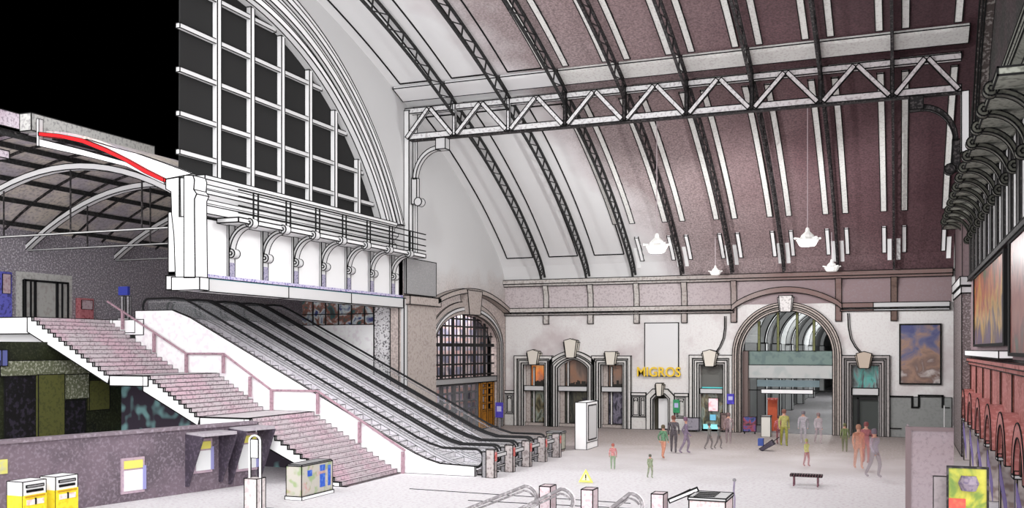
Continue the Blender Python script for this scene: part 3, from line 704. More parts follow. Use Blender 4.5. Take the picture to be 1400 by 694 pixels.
MB().box(-8.0, -4.4, YB + .45, YB + .55, 2.75, 3.15).build('teal_glass', mat('teal_glass', (130, 150, 156), alpha=.6), ag, ink=.0)
MB().box(-7.75, -4.75, YB + .3, YB + .5, 2.35, 2.6).build('light_bar', PAPER, ag, ink=.035)
MB().box(-8.85, -3.65, YB + .5, YB + .56, 2.5, 2.56).build('rod', INK, ag, ink=0)
OLIVE = mat('olive_bar', (118, 122, 80), (90, 90, 70), .5, 6)
for px in (1038, 1064, 1090, 1113):
    x = aty(px, 450, 60.4)[0]; zt = 4.65 + math.sqrt(max(0, 2.6**2 - (x + 6.25)**2))
    MB().box(x - .07, x + .07, YB + .3, YB + .45, 4.9, zt).build('mullion', OLIVE, ag, ink=.02)
MB().box(-8.85, -8.5, YB + .3, YB + .9, 0, 4.9).build('side_panel', mat('brown_jamb', (120, 104, 100)), ag, ink=.03)

# ================================================================ RIGHT WALL dressing
STR = mat('white_frieze', (225, 225, 225), (150, 146, 146), .4, 8)
gallery(XR, 1, 24.5, 55, 11.25, (mat('grey_green_slab', (140, 142, 132), (60, 60, 54), .6, 7), mat('grey_iron_scroll', (84, 84, 76), (40, 40, 36), .6, 7)),
        [26.0 + 2.17 * k for k in range(13)], 'wall_gallery', 'dark gallery walkway on scroll brackets along the right wall', 1.05, rail=False)
fr = sroot('trim_14', 'frieze of narrow white panels between dark strips on the right wall')
MB().box(XR - .05, XR, 24, 55, 8.3, 11.1).build('panel_field', STR, fr, ink=.0)
for k in range(14):
    y = 25.4 + 2.17 * k; MB().box(XR - .12, XR - .04, y - .38, y + .38, 8.3, 11.1).build('dark_strip', mat('dark_strip', (46, 44, 44), (90, 86, 84), .5, 8), fr, ink=.03)
MB().box(XR - .2, XR, 24, 52.5, 8.12, 8.3).build('ledge', IRON, fr, ink=.03)
cpil = sroot('trim_15', 'speckled grey corner pilaster with white capital')
SPK = mat('grey_stone_speckle', (110, 100, 100), (170, 162, 162), .8, 12)
MB().box(2.68, XR, 50, 57, 0, 7.6).build('shaft', SPK, cpil, ink=.04)
MB().box(2.6, XR, 49.7, 57.2, 7.95, 8.35).box(2.65, XR, 49.85, 57.1, 7.6, 7.9).build('capital', PALE, cpil, ink=.045)
MB().box(2.75, XR, 51, 57, 8.35, 11.5).build('upper_shaft', mat('mauve_brown', (104, 88, 90), (90, 76, 78), .5, 8), cpil, ink=.03)
PNK = mat('pink_wall_plaster', (150, 130, 134), (120, 100, 104), .5, 9)
RED = mat('red_sandstone', (176, 112, 108), (206, 150, 146), .6, 9, (150, 88, 80), .8, (.5, .6))
REDD = mat('dark_red_sandstone', (118, 70, 60), (160, 104, 92), .6, 7)
ws = sroot('trim_16', 'red sandstone wainscot with cap rail above a row of round arches')
MB().box(XR - .03, XR, 24, 50, 4.7, 8.12).build('plaster_field', PNK, ws, ink=0)
MB().box(XR - .08, XR, 24, 50, 2.2, 4.45).build('stone_field', RED, ws, ink=0)
MB().box(XR - .22, XR, 24, 50, 4.45, 4.6).box(XR - .14, XR, 24, 50, 4.3, 4.45).build('cap_rail', RED, ws, ink=.03)
for k in range(7):
    y = 27.6 + 3.55 * k; MB().box(XR - .13, XR - .08, y - .06, y + .06, 3.0, 4.3).build('joint_strip', REDD, ws, ink=.02)
MB().box(XR - .06, XR, 24, 50, 0, 2.3).build('shop_field', mat('pale_shop_field', (190, 186, 194), (120, 110, 140), .5, 3), ws, ink=0)
for i, y in enumerate((26.0, 30.3, 34.6, 38.9, 43.2, 47.5)):
    a = [(y - 1.1, 0)] + arc(y, 1.75, 1.1, 180, 0, 14) + [(y + 1.1, 0)]; b = [(y - 1.55, 0)] + arc(y, 1.75, 1.55, 180, 0, 14) + [(y + 1.55, 0)]
    MB().strip(arc(y, 1.9, 1.0, 180, 0, 14), arc(y, 1.9, 1.35, 180, 0, 14), 'x', XR - .5, XR).build('arch_ring', RED, ws, ink=.03)
    MB().strip(arc(y, 1.9, .7, 180, 0, 14), arc(y, 1.9, 1.0, 180, 0, 14), 'x', XR - .36, XR).build('inner_arch_ring', REDD, ws, ink=.03)
    MB().box(XR - .4, XR, y + 1.1, y + 1.5, 0, 1.8).build('pier', mat('white_brown_pier', (206, 196, 190), (120, 90, 78), .6, 4), ws, ink=.03)
    MB().box(XR - .48, XR, y + 1.0, y + 1.6, 1.8, 2.0).build('pier_capital', PALE, ws, ink=.03)
    q = MB().prism([(y - 1.0, .9), (y + 1.0, 1.7), (y + 1.0, 1.25), (y - 1.0, .3)], 'x', XR - .44, XR - .42); q.build('violet_banner', mat('violet_banner', (120, 106, 160)), ws, ink=0)
ORP = colorpane('green_orange_painting', [(56, 36, 56), (92, 66, 104), (70, 44, 66), (190, 150, 50), (176, 84, 36), (120, 60, 34), (52, 92, 34), (36, 70, 28)], 1.0, (.2, .82), zg=(5.2, 8.0, .7))
def picture(y0, y1, z0, z1, m_, label):
    t = thing('wall_painting', label, 'painting', (XR, (y0 + y1) / 2, z0))
    MB().box(XR - .16, XR - .05, y0, y1, z0, z1).build('canvas', m_, t, ink=0)
    i = [(y0, z0), (y0, z1), (y1, z1), (y1, z0), (y0, z0)]; o = [(y0 - .4, z0 - .1), (y0 - .4, z1 + .08), (y1 + .4, z1 + .08), (y1 + .4, z0 - .1), (y0 - .4, z0 - .1)]
    MB().strip(i, o, 'x', XR - .2, XR - .03).build('frame', INK, t, ink=0); fix(t)
picture(33.2, 45.6, 5.2, 7.95, ORP, 'green and orange abstract painting in a black frame on the right wall')
picture(24.2, 31.2, 4.9, 8.0, colorpane('red_mural', [(70, 40, 44), (130, 60, 50), (150, 90, 80), (110, 44, 40), (60, 80, 70)], .8, (.3, .7)), 'reddish abstract painting cut off by the right picture edge')
MB().box(XR - .4, XR, 32, 48, 4.72, 4.95).build('white_ledge', PAPER, ws, ink=.03)

# ================================================================ STAIRCASE and landings
MAUVEST = mat('mauve_step_stone', (206, 196, 200), (150, 130, 138), .7, 9, (214, 188, 198), .5, (.45, .6))
st = thing('staircase', 'broad three-flight staircase with mauve steps and white zigzag string', 'staircase', (-26, 33, 0))
YF, YK = 30.9, 35.2
F = [((-33.87, 6.35), (-29.66, 3.95), 14), ((-27.72, 3.95), (-25.18, 2.38), 10), ((-22.86, 2.38), (-18.65, 0), 15)]
def flight_prof(a, b, n, top=0.0):
    dx, dz = (b[0] - a[0]) / n, (a[1] - b[1]) / n; pts = []
    x, z = a
    for i in range(n):
        pts += [(x - .25, z + top - .004), (x, z + top - .004), (x, z - dz + top)] if i == 0 else [(x, z + top), (x, z - dz + top)]
        x += dx; z -= dz
    # profile walks: drop at x, then tread to next x
    return pts + [(b[0], b[1] + top)]
for a, b, n in F:
    dz = (a[1] - b[1]) / n; up = flight_prof(a, b, n)
    low = [(b[0], b[1] - .02), (b[0] - .1, b[1] - .35 if b[1] > .5 else -.0), (a[0] - .25, a[1] - .62)]
    if b[1] < .5: low = [(b[0], 0), (b[0] - .5, 0), (a[0] - .25, a[1] - .62)]
    MB().prism(up + low, 'y', YF + .02, YK).build('flight', MAUVEST, st, ink=.016)
    MB().prism(up + low, 'y', YF - .06, YF + .03).build('string', PAPER, st, ink=.04)
for x0, x1, z in ((-29.66, -27.72, 3.95), (-25.18, -22.86, 2.38)):
    MB().box(x0 + .0, x1 - .12, YF, YK, z - .4, z).build('landing', mat('pale_landing', (214, 208, 210), (180, 168, 176), .5, 8), st, ink=.03)
    MB().box(x0, x1 + .02, YF - .08, YF + .02, z - .42, z - .02).build('landing_edge', PAPER, st, ink=.04)
fix(st)
struct(MB().box(-45, -33.97, 30.9, 60, 5.65, 6.35).build('floor.001', PAPER, ink=.045), 'white edge of the upper concourse floor')
struct(MB().box(-33.87, -31.9, 35.2, 60, 5.65, 6.35).build('floor.002', PAPER, ink=.03), 'upper landing beside the escalators')
struct(MB().box(-45, -33.2, 31.3, 60, 5.3, 5.63).build('trim_17', PALE, ink=0))
# stair handrail against the white escalator wall
hr = thing('stair_handrail', 'thin pinkish handrail with posts along the right side of the stairs', 'handrail', (-26, 35.0, 2))
HP = mat('pinkish_rail', (170, 140, 150), (120, 96, 108), .6, 10)
path = [(-33.9, 7.2), (-29.4, 4.8), (-27.4, 4.8), (-24.9, 3.25), (-22.6, 3.25), (-18.5, .92)]
MB().tube([(x, YK - .12, z) for x, z in path], .05, 6).build('rail', HP, hr, ink=0)
for x, z in ((-33.0, 5.9), (-31.2, 4.85), (-29.4, 3.95), (-27.4, 3.95), (-26.0, 2.95), (-24.9, 2.38), (-22.6, 2.3), (-20.6, 1.15), (-18.6, 0)):
    zt = z + .87; MB().bar((x, YK - .12, z), (x, YK - .12, zt), .11).build('post', HP, hr, ink=0)
fix(hr)

# ================================================================ ESCALATORS
SKW = mat('white_escalator_cladding', (246, 246, 246), (214, 196, 210), .35, 4)
TREAD = mat('escalator_tread', (246, 242, 246), (186, 178, 186), .6, 7)
SKIRT = mat('skirt_steel', (226, 222, 228), (170, 160, 172), .5, 7)
ROW = ('nearest the stairs', 'second from the stairs', 'third from the stairs', 'furthest from the stairs')
def slope_path(zoff, x0=-31.9, x1=-15.6):
    """line of the escalator at height zoff above the steps"""
    return [(x0, 6.35 + zoff), (-30.4, 6.35 + zoff), (-29.9, 6.3 + zoff), (-29.3, 6.05 + zoff), (-18.2, .5 + zoff), (-17.6, .26 + zoff), (-17.0, .1 + zoff), (x1, .1 + zoff)]
def rail_loop(y, zoff=.95, r=.36):
    p = slope_path(zoff)
    bot = [(-15.6 + r * math.cos(math.radians(a)) * .9, .1 + zoff - r + r * math.sin(math.radians(a))) for a in range(75, -91, -15)]
    top = [(-31.9 - r * math.cos(math.radians(a)) * .9, 6.35 + zoff - r + r * math.sin(math.radians(a))) for a in range(-90, 76, 15)]
    return [(x, y, z) for x, z in top + p + bot]
def escalator(y0, y1, i):
    t = thing('escalator', 'long escalator with black handrails, %s' % ROW[i], 'escalator', (-22, (y0 + y1) / 2, 0), 'escalators beside the stairs')
    # steps
    q = MB(); n = 30; x, z = -30.2, 6.35; dx, dz = 13.0 / n, 6.25 / n; prof = [(-31.9, 6.35)]
    for k in range(n): prof += [(x, z), (x, z - dz)]; x += dx; z -= dz
    prof += [(-15.9, .1), (-15.9, 0), (-17.6, -.0), (-30.3, 5.65), (-31.9, 5.7)]
    MB().prism(prof, 'y', y0 + .34, y1 - .34).build('steps', TREAD, t, ink=.022)
    for s, y in ((1, y0), (-1, y1)):
        ya, yb = (y + .02, y + .34) if s > 0 else (y - .34, y - .02)
        lo, hi = slope_path(-.5), slope_path(.06)
        lo[-1] = (-15.6, 0); lo[-2] = (-17.0, 0); lo[-3] = (-17.6, 0)
        MB().strip(lo, hi, 'y', ya, yb).build('skirt', SKIRT, t, ink=.018)
        yc = y + s * .17
        a, b = slope_path(.06), slope_path(.9)
        gp_ = MB().strip(a, b, 'y', yc - .01, yc + .01).build('glass_balustrade', GLASS, t, ink=0)
        MB().tube(rail_loop(yc), .05, 8).build('handrail', BLACK, t, ink=0)
        for zo in (.8,):
            MB().tube([(x, yc, z) for x, z in slope_path(zo)], .022, 5).build('inner_profile', STEEL, gp_, ink=0)
    MB().box(-15.9, -15.2, y0 + .34, y1 - .34, 0, .03).build('comb_plate', STEEL, t, ink=.03)
    fix(t); return t
EY = [35.35, 37.3, 39.25, 41.2, 43.15]
for i in range(4): escalator(EY[i], EY[i + 1], i)
cl = MB().prism([(-32.4, 0), (-32.4, 6.75), (-30.3, 6.75)] + slope_path(.35)[3:-1] + [(-15.5, .4), (-15.5, 0)], 'y', 35.22, 35.33).build('escalator_side_wall', SKW, ink=.035)
struct(cl, 'white side wall between the stairs and the first escalator')
POSTM = mat('scanned_post_steel', (176, 168, 166), (110, 98, 98), .7, 9); REDM = mat('red_notice', (196, 90, 84), (230, 190, 190), .6, 10)
PL = ('at the foot of the escalator side nearest the stairs', 'between the first and second escalators', 'between the second and third escalators', 'between the third and fourth escalators', 'on the far side of the last escalator')
for i, y in enumerate(EY):
    t = thing('escalator_bollard', 'grey post with red notice %s' % PL[i], 'barrier', (-14.75, y, 0), 'barriers at the foot of the escalators')
    MB().box(-14.95, -14.6, y - .3, y - .05, 0, 1.1).build('post', POSTM, t, ink=.03)
    MB().box(-15.15, -14.95, y - .22, y - .12, 0, 1.0).build('inner_post', STEEL, t, ink=.03)
    MB().box(-14.6, -14.58, y - .28, y - .07, .65, 1.0).build('red_notice', REDM, t, ink=0)
    MB().box(-14.9, -14.7, y + .0, y + 1.2, .75, .9).box(-14.88, -14.72, y, y + 1.1, .35, .42).build('cross_bar', PALE, t, ink=.03) if i < 4 else None
    fix(t)

# ================================================================ UPPER CONCOURSE
SPKD = mat('dark_violet_speckle', (140, 134, 142), (214, 210, 216), .8, 12)
struct(MB().box(-39.4, -39, 30.9, 60, 6.35, 10.8).build('wall_concourse', SPKD, ink=0), 'speckled grey wall of the upper concourse')
struct(MB().box(-45, -25, 59.6, 60, 6.35, 12).build('wall_far', mat('dark_shopfront', (40, 34, 40), (90, 80, 96), .6, 2, (30, 26, 60), 1.2, (.5, .6)), ink=0), 'dark shopfronts at the far end of the upper concourse')
y0, _ = atx(30, 430, -39); y1, _ = atx(90, 430, -39)
lift = thing('glass_lift_door', 'grey glazed sliding door with dark frames at the head of the stairs', 'door', (-39, (y0 + y1) / 2, 6.35))
LG = mat('lift_glass', (176, 176, 172), (150, 140, 136), .5, 5)
MB().box(-39, -38.95, y0 - .35, y1 + .35, 6.35, 8.7).build('light_surround', mat('pale_surround', (200, 200, 196), (150, 146, 144), .5, 9), lift, ink=0)
MB().box(-38.95, -38.9, y0, y1, 6.35, 8.3).build('glass', LG, lift, ink=.05)
for px in (31, 39, 45, 75, 82, 90):
    yy, _ = atx(px, 430, -39); w = .1 if px in (31, 45, 75) else .04; MB().box(-38.9, -38.8, yy - w / 2, yy + w / 2, 6.35, 8.35).build('door_post', BLACK, lift, ink=0)
MB().box(-38.9, -38.8, y0, y1, 8.25, 8.35).build('head_rail', BLACK, lift, ink=0); fix(lift)
def wbox(name, px0, px1, z0, z1, m_, label, cat, x=-39, d=.3):
    a, _ = atx(px0, 430, x); b, _ = atx(px1, 430, x)
    t = thing(name, label, cat, (x + d / 2, (a + b) / 2, z0))
    MB().box(x + .02, x + d, a, b, z0, z1).build('body', m_, t, ink=.0)
    MB().box(x + d, x + d + .03, a + .1, b - .1, z0 + (z1 - z0) * .55, z1 - .1).build('front_panel', mat(name + '_panel', (190, 170, 176), (150, 110, 120), .6, 8), t, ink=.02)
    fix(t)
wbox('ticket_machine', 103, 122, 6.35, 7.6, mat('red_machine', (190, 120, 126), (140, 60, 70), .7, 9), 'reddish vending cabinet standing at the concourse wall right of the glazed door', 'machine')
wbox('advertising_panel', -6, 10, 6.35, 8.6, mat('blue_panel', (100, 100, 190), (50, 50, 90), .7, 8), 'blue upright panel at the left picture edge beside the glazed door', 'panel')
struct(MB().box(-33.7, -32.4, 35.21, 35.34, 5.75, 6.34).build('trim_19', PAPER, ink=.035))
sp = thing('signpost', 'short grey signpost with a blue square sign at the stair head', 'sign', (-33.3, 35.6, 6.35))
MB().box(-33.6, -33.45, 35.6, 35.75, 6.35, 7.45).box(-33.25, -33.1, 35.6, 35.75, 6.35, 7.45).build('posts', STEEL, sp, ink=.025)
MB().box(-33.7, -33.15, 35.55, 35.7, 7.5, 7.9).build('sign', mat('blue_sign', (50, 60, 150)), sp, ink=0)
MB().box(-33.68, -33.02, 35.5, 35.9, 6.35, 6.42).build('base', PAPER, sp, ink=.025); fix(sp)
# stairwell wall behind the escalators
struct(MB().box(-32, -25.8, 45.4, 45.7, 0, 6.3).build('wall_stairwell', SKW, ink=.04), 'white wall behind the furthest escalator')
cw = thing('shop_window', 'colourful shop display window above the white wall behind the escalators', 'window', (-28, 45.5, 6.3))
MB().box(-30.3, -25.8, 45.5, 45.6, 6.3, 7.6).build('display', colorpane('display', [(20, 40, 40), (30, 80, 80), (130, 70, 50), (190, 200, 200), (30, 40, 110)], 1.6, (.34, .66)), cw, ink=0)
q = MB()
for x in (-29.6, -28.8, -28.0, -27.2, -26.4, -25.85): q.box(x - .03, x + .03, 45.45, 45.5, 6.3, 7.6)
q.box(-30.3, -25.8, 45.45, 45.5, 6.85, 6.9); q.build('bars', BLACK, cw, ink=0); fix(cw)
struct(MB().box(-25.8, -24.65, 45.45, 45.75, 0, 7.6).build('wall_jamb', mat('black_white_speckle', (224, 222, 224), (70, 64, 70), .9, 12), ink=.04), 'black and white speckled wall panel beside the jamb')

# ================================================================ PASSERELLE ROOF
XC, XS0, XS1 = -31.6, -39.1, -24.3
roof = sroot('trim_18', 'low arched concourse roof with purlins and rafters')
def ra(off=0, n=20, x0=XS0, x1=XS1, zc=13.35, zs=10.7):
    h = (XS1 - XS0) / 2
    return [(x0 + (x1 - x0) * i / n, zs + off + (zc - zs) * (1 - (((x0 + (x1 - x0) * i / n) - XC) / h) ** 2)) for i in range(n + 1)]
RSK = mat('beige_roof_lining', (222, 212, 200), (150, 142, 144), .6, 7, (190, 182, 190), .4, (.45, .6))
RSP = mat('pinkish_roof_lining', (196, 180, 192), (130, 116, 130), .7, 10, (214, 206, 214), .4, (.45, .6))
MB().strip(ra(0, 20), ra(.12, 20), 'y', 28.6, 60).build('roof_lining', RSK, roof, ink=0)
MB().strip(ra(0, 10, XS0, XC), ra(.12, 10, XS0, XC), 'y', 20, 28.6).build('near_roof_lining', RSP, roof, ink=.03)
for k in range(11):
    x = XS0 + .5 + (XS1 - XS0 - 1) * k / 10; z = ra(0, 1, x, x + .01)[0][1]
    MB().box(x - .05, x + .05, 28.6 if x > XC else 21, 60, z - .22, z - .02).build('purlin', IRONW, roof, ink=0)
for k in range(18):
    y = 22 + 2.0 * k; full = y > 28.6
    x1 = XS1 if full else XC
    MB().strip(ra(-.1, 14, XS0, x1), ra(-.0, 14, XS0, x1), 'y', y - .04, y + .04).build('rafter', IRON, roof, ink=0)
ax = 0
for i, y in enumerate((30.7, 35.3, 41.0, 48)):
    t = thing('tied_arch', 'white tied roof arch over the upper concourse, %s' % ('nearest', 'second', 'third', 'furthest')[i], 'arch', (XC, y, 9.7), 'tied arches of the concourse roof')
    MB().strip(ra(-.12, 20, zc=12.45, zs=9.9), ra(.12, 20, zc=12.45, zs=9.9), 'y', y - .15, y + .15).build('arch_rib', WHITE, t, ink=.035)
    MB().bar((XS0, y, 9.75), (XS1, y, 9.75), .07).build('tie_rod', mat('tie_grey', (190, 190, 188)), t, ink=.02)
    for xx in (-35.3, -31.6, -27.9):
        MB().bar((xx, y, 9.75), (xx, y, 11.9 + (.5 if xx == -31.6 else 0)), .05).build('hanger', IRON, t, ink=0)
    fix(t)
# ridge upstand
MB().box(XC - .1, XC + .6, 28.2, 34.9, 13.4, 14.08).build('ridge_upstand', mat('translucent_grey', (190, 190, 186), (120, 118, 120), .6, 8), roof, ink=.035)
MB().box(XC - .3, XC, 20, 28.2, 13.35, 14.08).build('ridge_fascia', RSP, roof, ink=.035)
MB().box(XC - 3.2, XC - .2, 26.8, 27.9, 12.3, 12.6).build('near_fascia', RSP, roof, ink=.035)
# red and white cut section of the roof in the plane of the gable end
ra_s = [P(55, 181), P(85, 184), P(115, 190), P(145, 202), P(175, 217), P(200, 231), P(226, 244)]
ra_i = [P(55, 186), P(85, 189), P(115, 196), P(145, 208), P(175, 222), P(200, 237), P(226, 249)]
MB().strip(ra_i, ra_s, 'y', 28.2, 28.5).build('red_cut_edge', mat('signal_red', (224, 24, 30)), roof, ink=.02)
MB().strip([P(55, 200), P(115, 213), P(175, 228), P(226, 252)], [P(55, 190), P(115, 205), P(175, 222), P(226, 249)], 'y', 28.25, 28.55).build('white_ceiling_edge', WHITE, roof, ink=.025)
MB().strip(ra_s[2:], [P(118, 190), P(150, 200), P(185, 209), P(222, 222), P(262, 237)], 'y', 28.35, 28.6).build('white_roof_section', PAPER, roof, ink=.03)
MB().prism([P(53, 163), P(56, 163), P(56, 200), P(53, 200)], 'y', 28.2, 28.4).build('cut_post', PALE, roof, ink=.02)

# ================================================================ LOWER LEFT: wall, booths, machines
BR = mat('brown_violet_plaster', (118, 104, 114), (150, 138, 150), .5, 11, (98, 88, 96), .5, (.45, .6))
wl = sroot('wall_lower', 'brownish violet wall below the stairs')
XW = -22.7; WPIV = Vector((-22.7, 28.8, 0)); WANG = -math.atan(.237)
def wallpt(px, py):
    """pixel ray met with the slightly turned lower wall; returns its own length coordinate and height"""
    rr_ = ray(px, py); k = .237; t = (WPIV.x - k * WPIV.y) / (rr_[0] - k * rr_[1]); y = t * rr_[1]
    return WPIV.y + (y - WPIV.y) / math.cos(WANG), CAMZ + t * rr_[2]
def turn(o):
    m_ = Matrix.Translation(WPIV) @ Matrix.Rotation(WANG, 4, 'Z') @ Matrix.Translation(-WPIV)
    o.matrix_basis = m_ @ o.matrix_basis; return o
MB().box(XW - .3, XW, 14, 30.5, 0, 2.22).build('wall_face', BR, wl, ink=0)
MB().box(XW - .4, XW + .1, 14, 30.5, 2.22, 2.32).build('coping', mat('worn_coping', (128, 116, 124), (170, 160, 170), .6, 7), wl, ink=0); turn(wl)
VOID = mat('dark_green_void', (10, 11, 8), (60, 66, 46), .5, 10, (34, 38, 20), .35, (.45, .6))  # shade of the unlit recess is put into this near-black colour
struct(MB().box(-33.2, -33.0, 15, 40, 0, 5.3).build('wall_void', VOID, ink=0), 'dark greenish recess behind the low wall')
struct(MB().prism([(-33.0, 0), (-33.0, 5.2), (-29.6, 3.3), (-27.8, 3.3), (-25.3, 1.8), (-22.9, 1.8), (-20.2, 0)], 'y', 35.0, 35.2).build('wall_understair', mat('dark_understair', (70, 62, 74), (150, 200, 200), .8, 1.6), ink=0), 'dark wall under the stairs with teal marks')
vd = sroot('trim_20', 'dim shop front with olive pillars inside the dark recess')
VG = mat('void_pale_speckle', (96, 100, 78), (190, 192, 176), .6, 9); VO = mat('void_olive', (84, 86, 44), (60, 62, 36), .6, 8); VD = mat('void_dark', (16, 15, 16), (60, 54, 70), .5, 6)
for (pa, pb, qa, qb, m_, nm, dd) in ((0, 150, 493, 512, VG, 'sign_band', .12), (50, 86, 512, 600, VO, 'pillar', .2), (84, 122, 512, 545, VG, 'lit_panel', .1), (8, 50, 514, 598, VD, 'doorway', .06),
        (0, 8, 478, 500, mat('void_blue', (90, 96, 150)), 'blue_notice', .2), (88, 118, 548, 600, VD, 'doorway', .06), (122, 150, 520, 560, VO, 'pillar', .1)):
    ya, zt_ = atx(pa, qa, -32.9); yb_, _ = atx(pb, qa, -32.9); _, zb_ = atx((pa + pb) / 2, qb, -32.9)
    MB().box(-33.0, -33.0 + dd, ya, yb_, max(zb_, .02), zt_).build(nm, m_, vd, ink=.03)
def ticket_window(px0, px1, py0, py1, hoodd, label):
    a, zt = wallpt(px0, py0); b, _ = wallpt(px1, py0); _, zb = wallpt(px1, py1)
    t = thing('ticket_window', label, 'window', (XW, (a + b) / 2, zb))
    x = XW
    if hoodd:
        y0, y1, z1 = a - .35, b + (.45 if px0 < 300 else .15), zt + .3
        DK = mat('hood_violet', (70, 62, 74), (110, 100, 116), .5, 9)
        for yy in (y0, y1):
            MB().prism([(XW, z1), (XW + hoodd, z1 - .05), (XW + .12, zb - .5), (XW, zb - .5)], 'y', yy - .04, yy + .04).build('hood_cheek', DK, t, ink=0)
        MB().box(XW, XW + hoodd, y0, y1, z1 - .05, z1 + .06).build('hood_roof', mat('hood_grey', (176, 170, 176), (150, 140, 150), .5, 9), t, ink=0)
    MB().box(x, x + .06, a - .09, b + .09, zb - .09, zt + .09).build('frame', mat('pinkish_frame', (186, 164, 176), (150, 130, 150), .5, 9), t, ink=0)
    MB().box(x + .06, x + .09, a, b, zb, zt - .32).build('glass', mat('milky_glass', (232, 234, 234)), t, ink=0)
    MB().box(x + .06, x + .1, a, b, zt - .26, zt).build('yellow_header', mat('pale_yellow', (226, 218, 110)), t, ink=0)
    MB().box(x + .06, x + .11, b, b + .12, zb, zt - .2).build('blue_edge', mat('blue_edge', (150, 150, 200)), t, ink=0)
    fix(t); turn(t)
ticket_window(168, 193, 630, 668, 0, 'small lit window with pale yellow header set flat in the violet wall')
ticket_window(266, 286, 604, 641, .95, 'hooded lit window with bright yellow header left of the signpost')
ticket_window(324, 348, 596, 638, .95, 'hooded lit window partly hidden behind the tall signpost')
a, z = wallpt(0, 628); b, _ = wallpt(9, 628)
turn(tag(MB().box(XW, XW + .06, a - .4, b, z - .42, z).box(XW + .06, XW + .08, a - .4, b - .05, z - .3, z - .14).build('wall_notice', mat('yellow_notice', (214, 210, 120), (170, 170, 190), .5, 4), ink=0), 'small yellow and lilac notice at the left picture edge on the violet wall', 'notice'))
def machine(px0, px1, py, label, X=-21.2):
    a, zt = atx(px0, py, X); b, _ = atx(px1, py, X)
    t = thing('ticket_machine', label, 'machine', (X - .3, (a + b) / 2, 0), 'yellow ticket machines on the violet wall')
    MB().box(X - .55, X, a, b, 0, zt).build('upper_casing', PAPER, t, ink=.02)
    MB().box(X - .56, X + .02, a - .005, b + .005, 0, zt - .36).build('yellow_casing', mat('post_yellow', (245, 225, 60), (225, 190, 20), .5, 9), t, ink=0)
    MB().box(X, X + .03, a + .1, b - .1, zt - .16, zt - .1).build('slot_hood', GREY, t, ink=.02)
    MB().box(X, X + .03, a + .12, b - .12, zt - .28, zt - .23).build('slot', INK, t, ink=.015)
    lb = MB().box(X + .02, X + .04, a + .1, b - .1, zt - .62, zt - .48).build('white_label', mat('white_label', (236, 230, 226), (210, 120, 90), .4, 8), t, ink=0)
    MB().box(X + .03, X + .06, (a + b) / 2 - .02, (a + b) / 2 + .02, zt - .62, zt - .45).build('dark_pin', INK, lb, ink=0)
    MB().box(X + .02, X + .04, a + .06, b - .06, zt - .42, zt - .38).build('brown_line', mat('ochre_line', (200, 150, 40)), t, ink=0)
    fix(t)
machine(31, 63, 659, 'yellow and white ticket machine, left one of the pair')
machine(76, 106, 652, 'yellow and white ticket machine, right one of the pair')
# tall hooped signpost
x, y = atz(349, 697); x += .0
t = thing('information_post', 'tall hooped steel post with white notice on a square base', 'signpost', (x, y, 0))
BASEM = mat('base_beige', (214, 206, 204), (170, 150, 156), .5, 8)
MB().box(x - .26, x + .2, y - .2, y + .25, 0, 1.0).build('base_box', BASEM, t, ink=.025)
pth = [(x - .22, y, 1.0), (x - .22, y, 2.15)] + [(x - .02 - .2 * math.cos(math.radians(a)), y, 2.15 + .17 * math.sin(math.radians(a))) for a in range(15, 180, 15)] + [(x + .18, y, 2.15), (x + .18, y, .0)]
MB().tube(pth, .03, 8).build('hoop', WHITE, t, ink=0); MB().tube([(p[0] * 1, p[1] + .05, p[2]) for p in pth], .038, 8).build('hoop_outline', IRON, t, ink=0)
MB().box(x - .16, x + .12, y - .02, y + .02, 1.62, 2.2).build('notice', PAPER, t, ink=.02)
MB().box(x - .25, x + .5, y - .5, y + .25, 0, .05).build('foot_plate', PAPER, t, ink=.02); fix(t)
# recycling station
x, y = atz(413, 684); 
t = thing('recycling_bin', 'white and green recycling station with blue panels at the foot of the stairs', 'bin', (x, y, 0))
BINM = mat('recycling_mix', (190, 186, 176), (140, 170, 110), .7, 4, (200, 150, 150), 2.0, (.55, .65))
x0 = x - .62; MB().box(x0, x0 + .6, y, y + 1.9, .12, 1.12).build('body', BINM, t, ink=.025)
MB().box(x0 + .02, x0 + .58, y + .05, y + 1.85, 1.12, 1.17).build('lid', GREY, t, ink=.025)
MB().box(x0 - .03, x0 + .63, y - .03, y + 1.93, 0, .12).build('plinth', PAPER, t, ink=.025)
BLU = mat('strong_blue', (50, 90, 190), (110, 150, 210), .5, 8)
for a, b, z0, z1 in ((y + .35, y + .6, .75, .95), (y + 1.1, y + 1.4, .3, .75), (y + 1.1, y + 1.4, .85, 1.05), (y + 1.6, y + 1.75, .3, 1.0)):
    MB().box(x0 + .6, x0 + .62, a, b, z0, z1).build('blue_panel', BLU, t, ink=0)
fix(t)

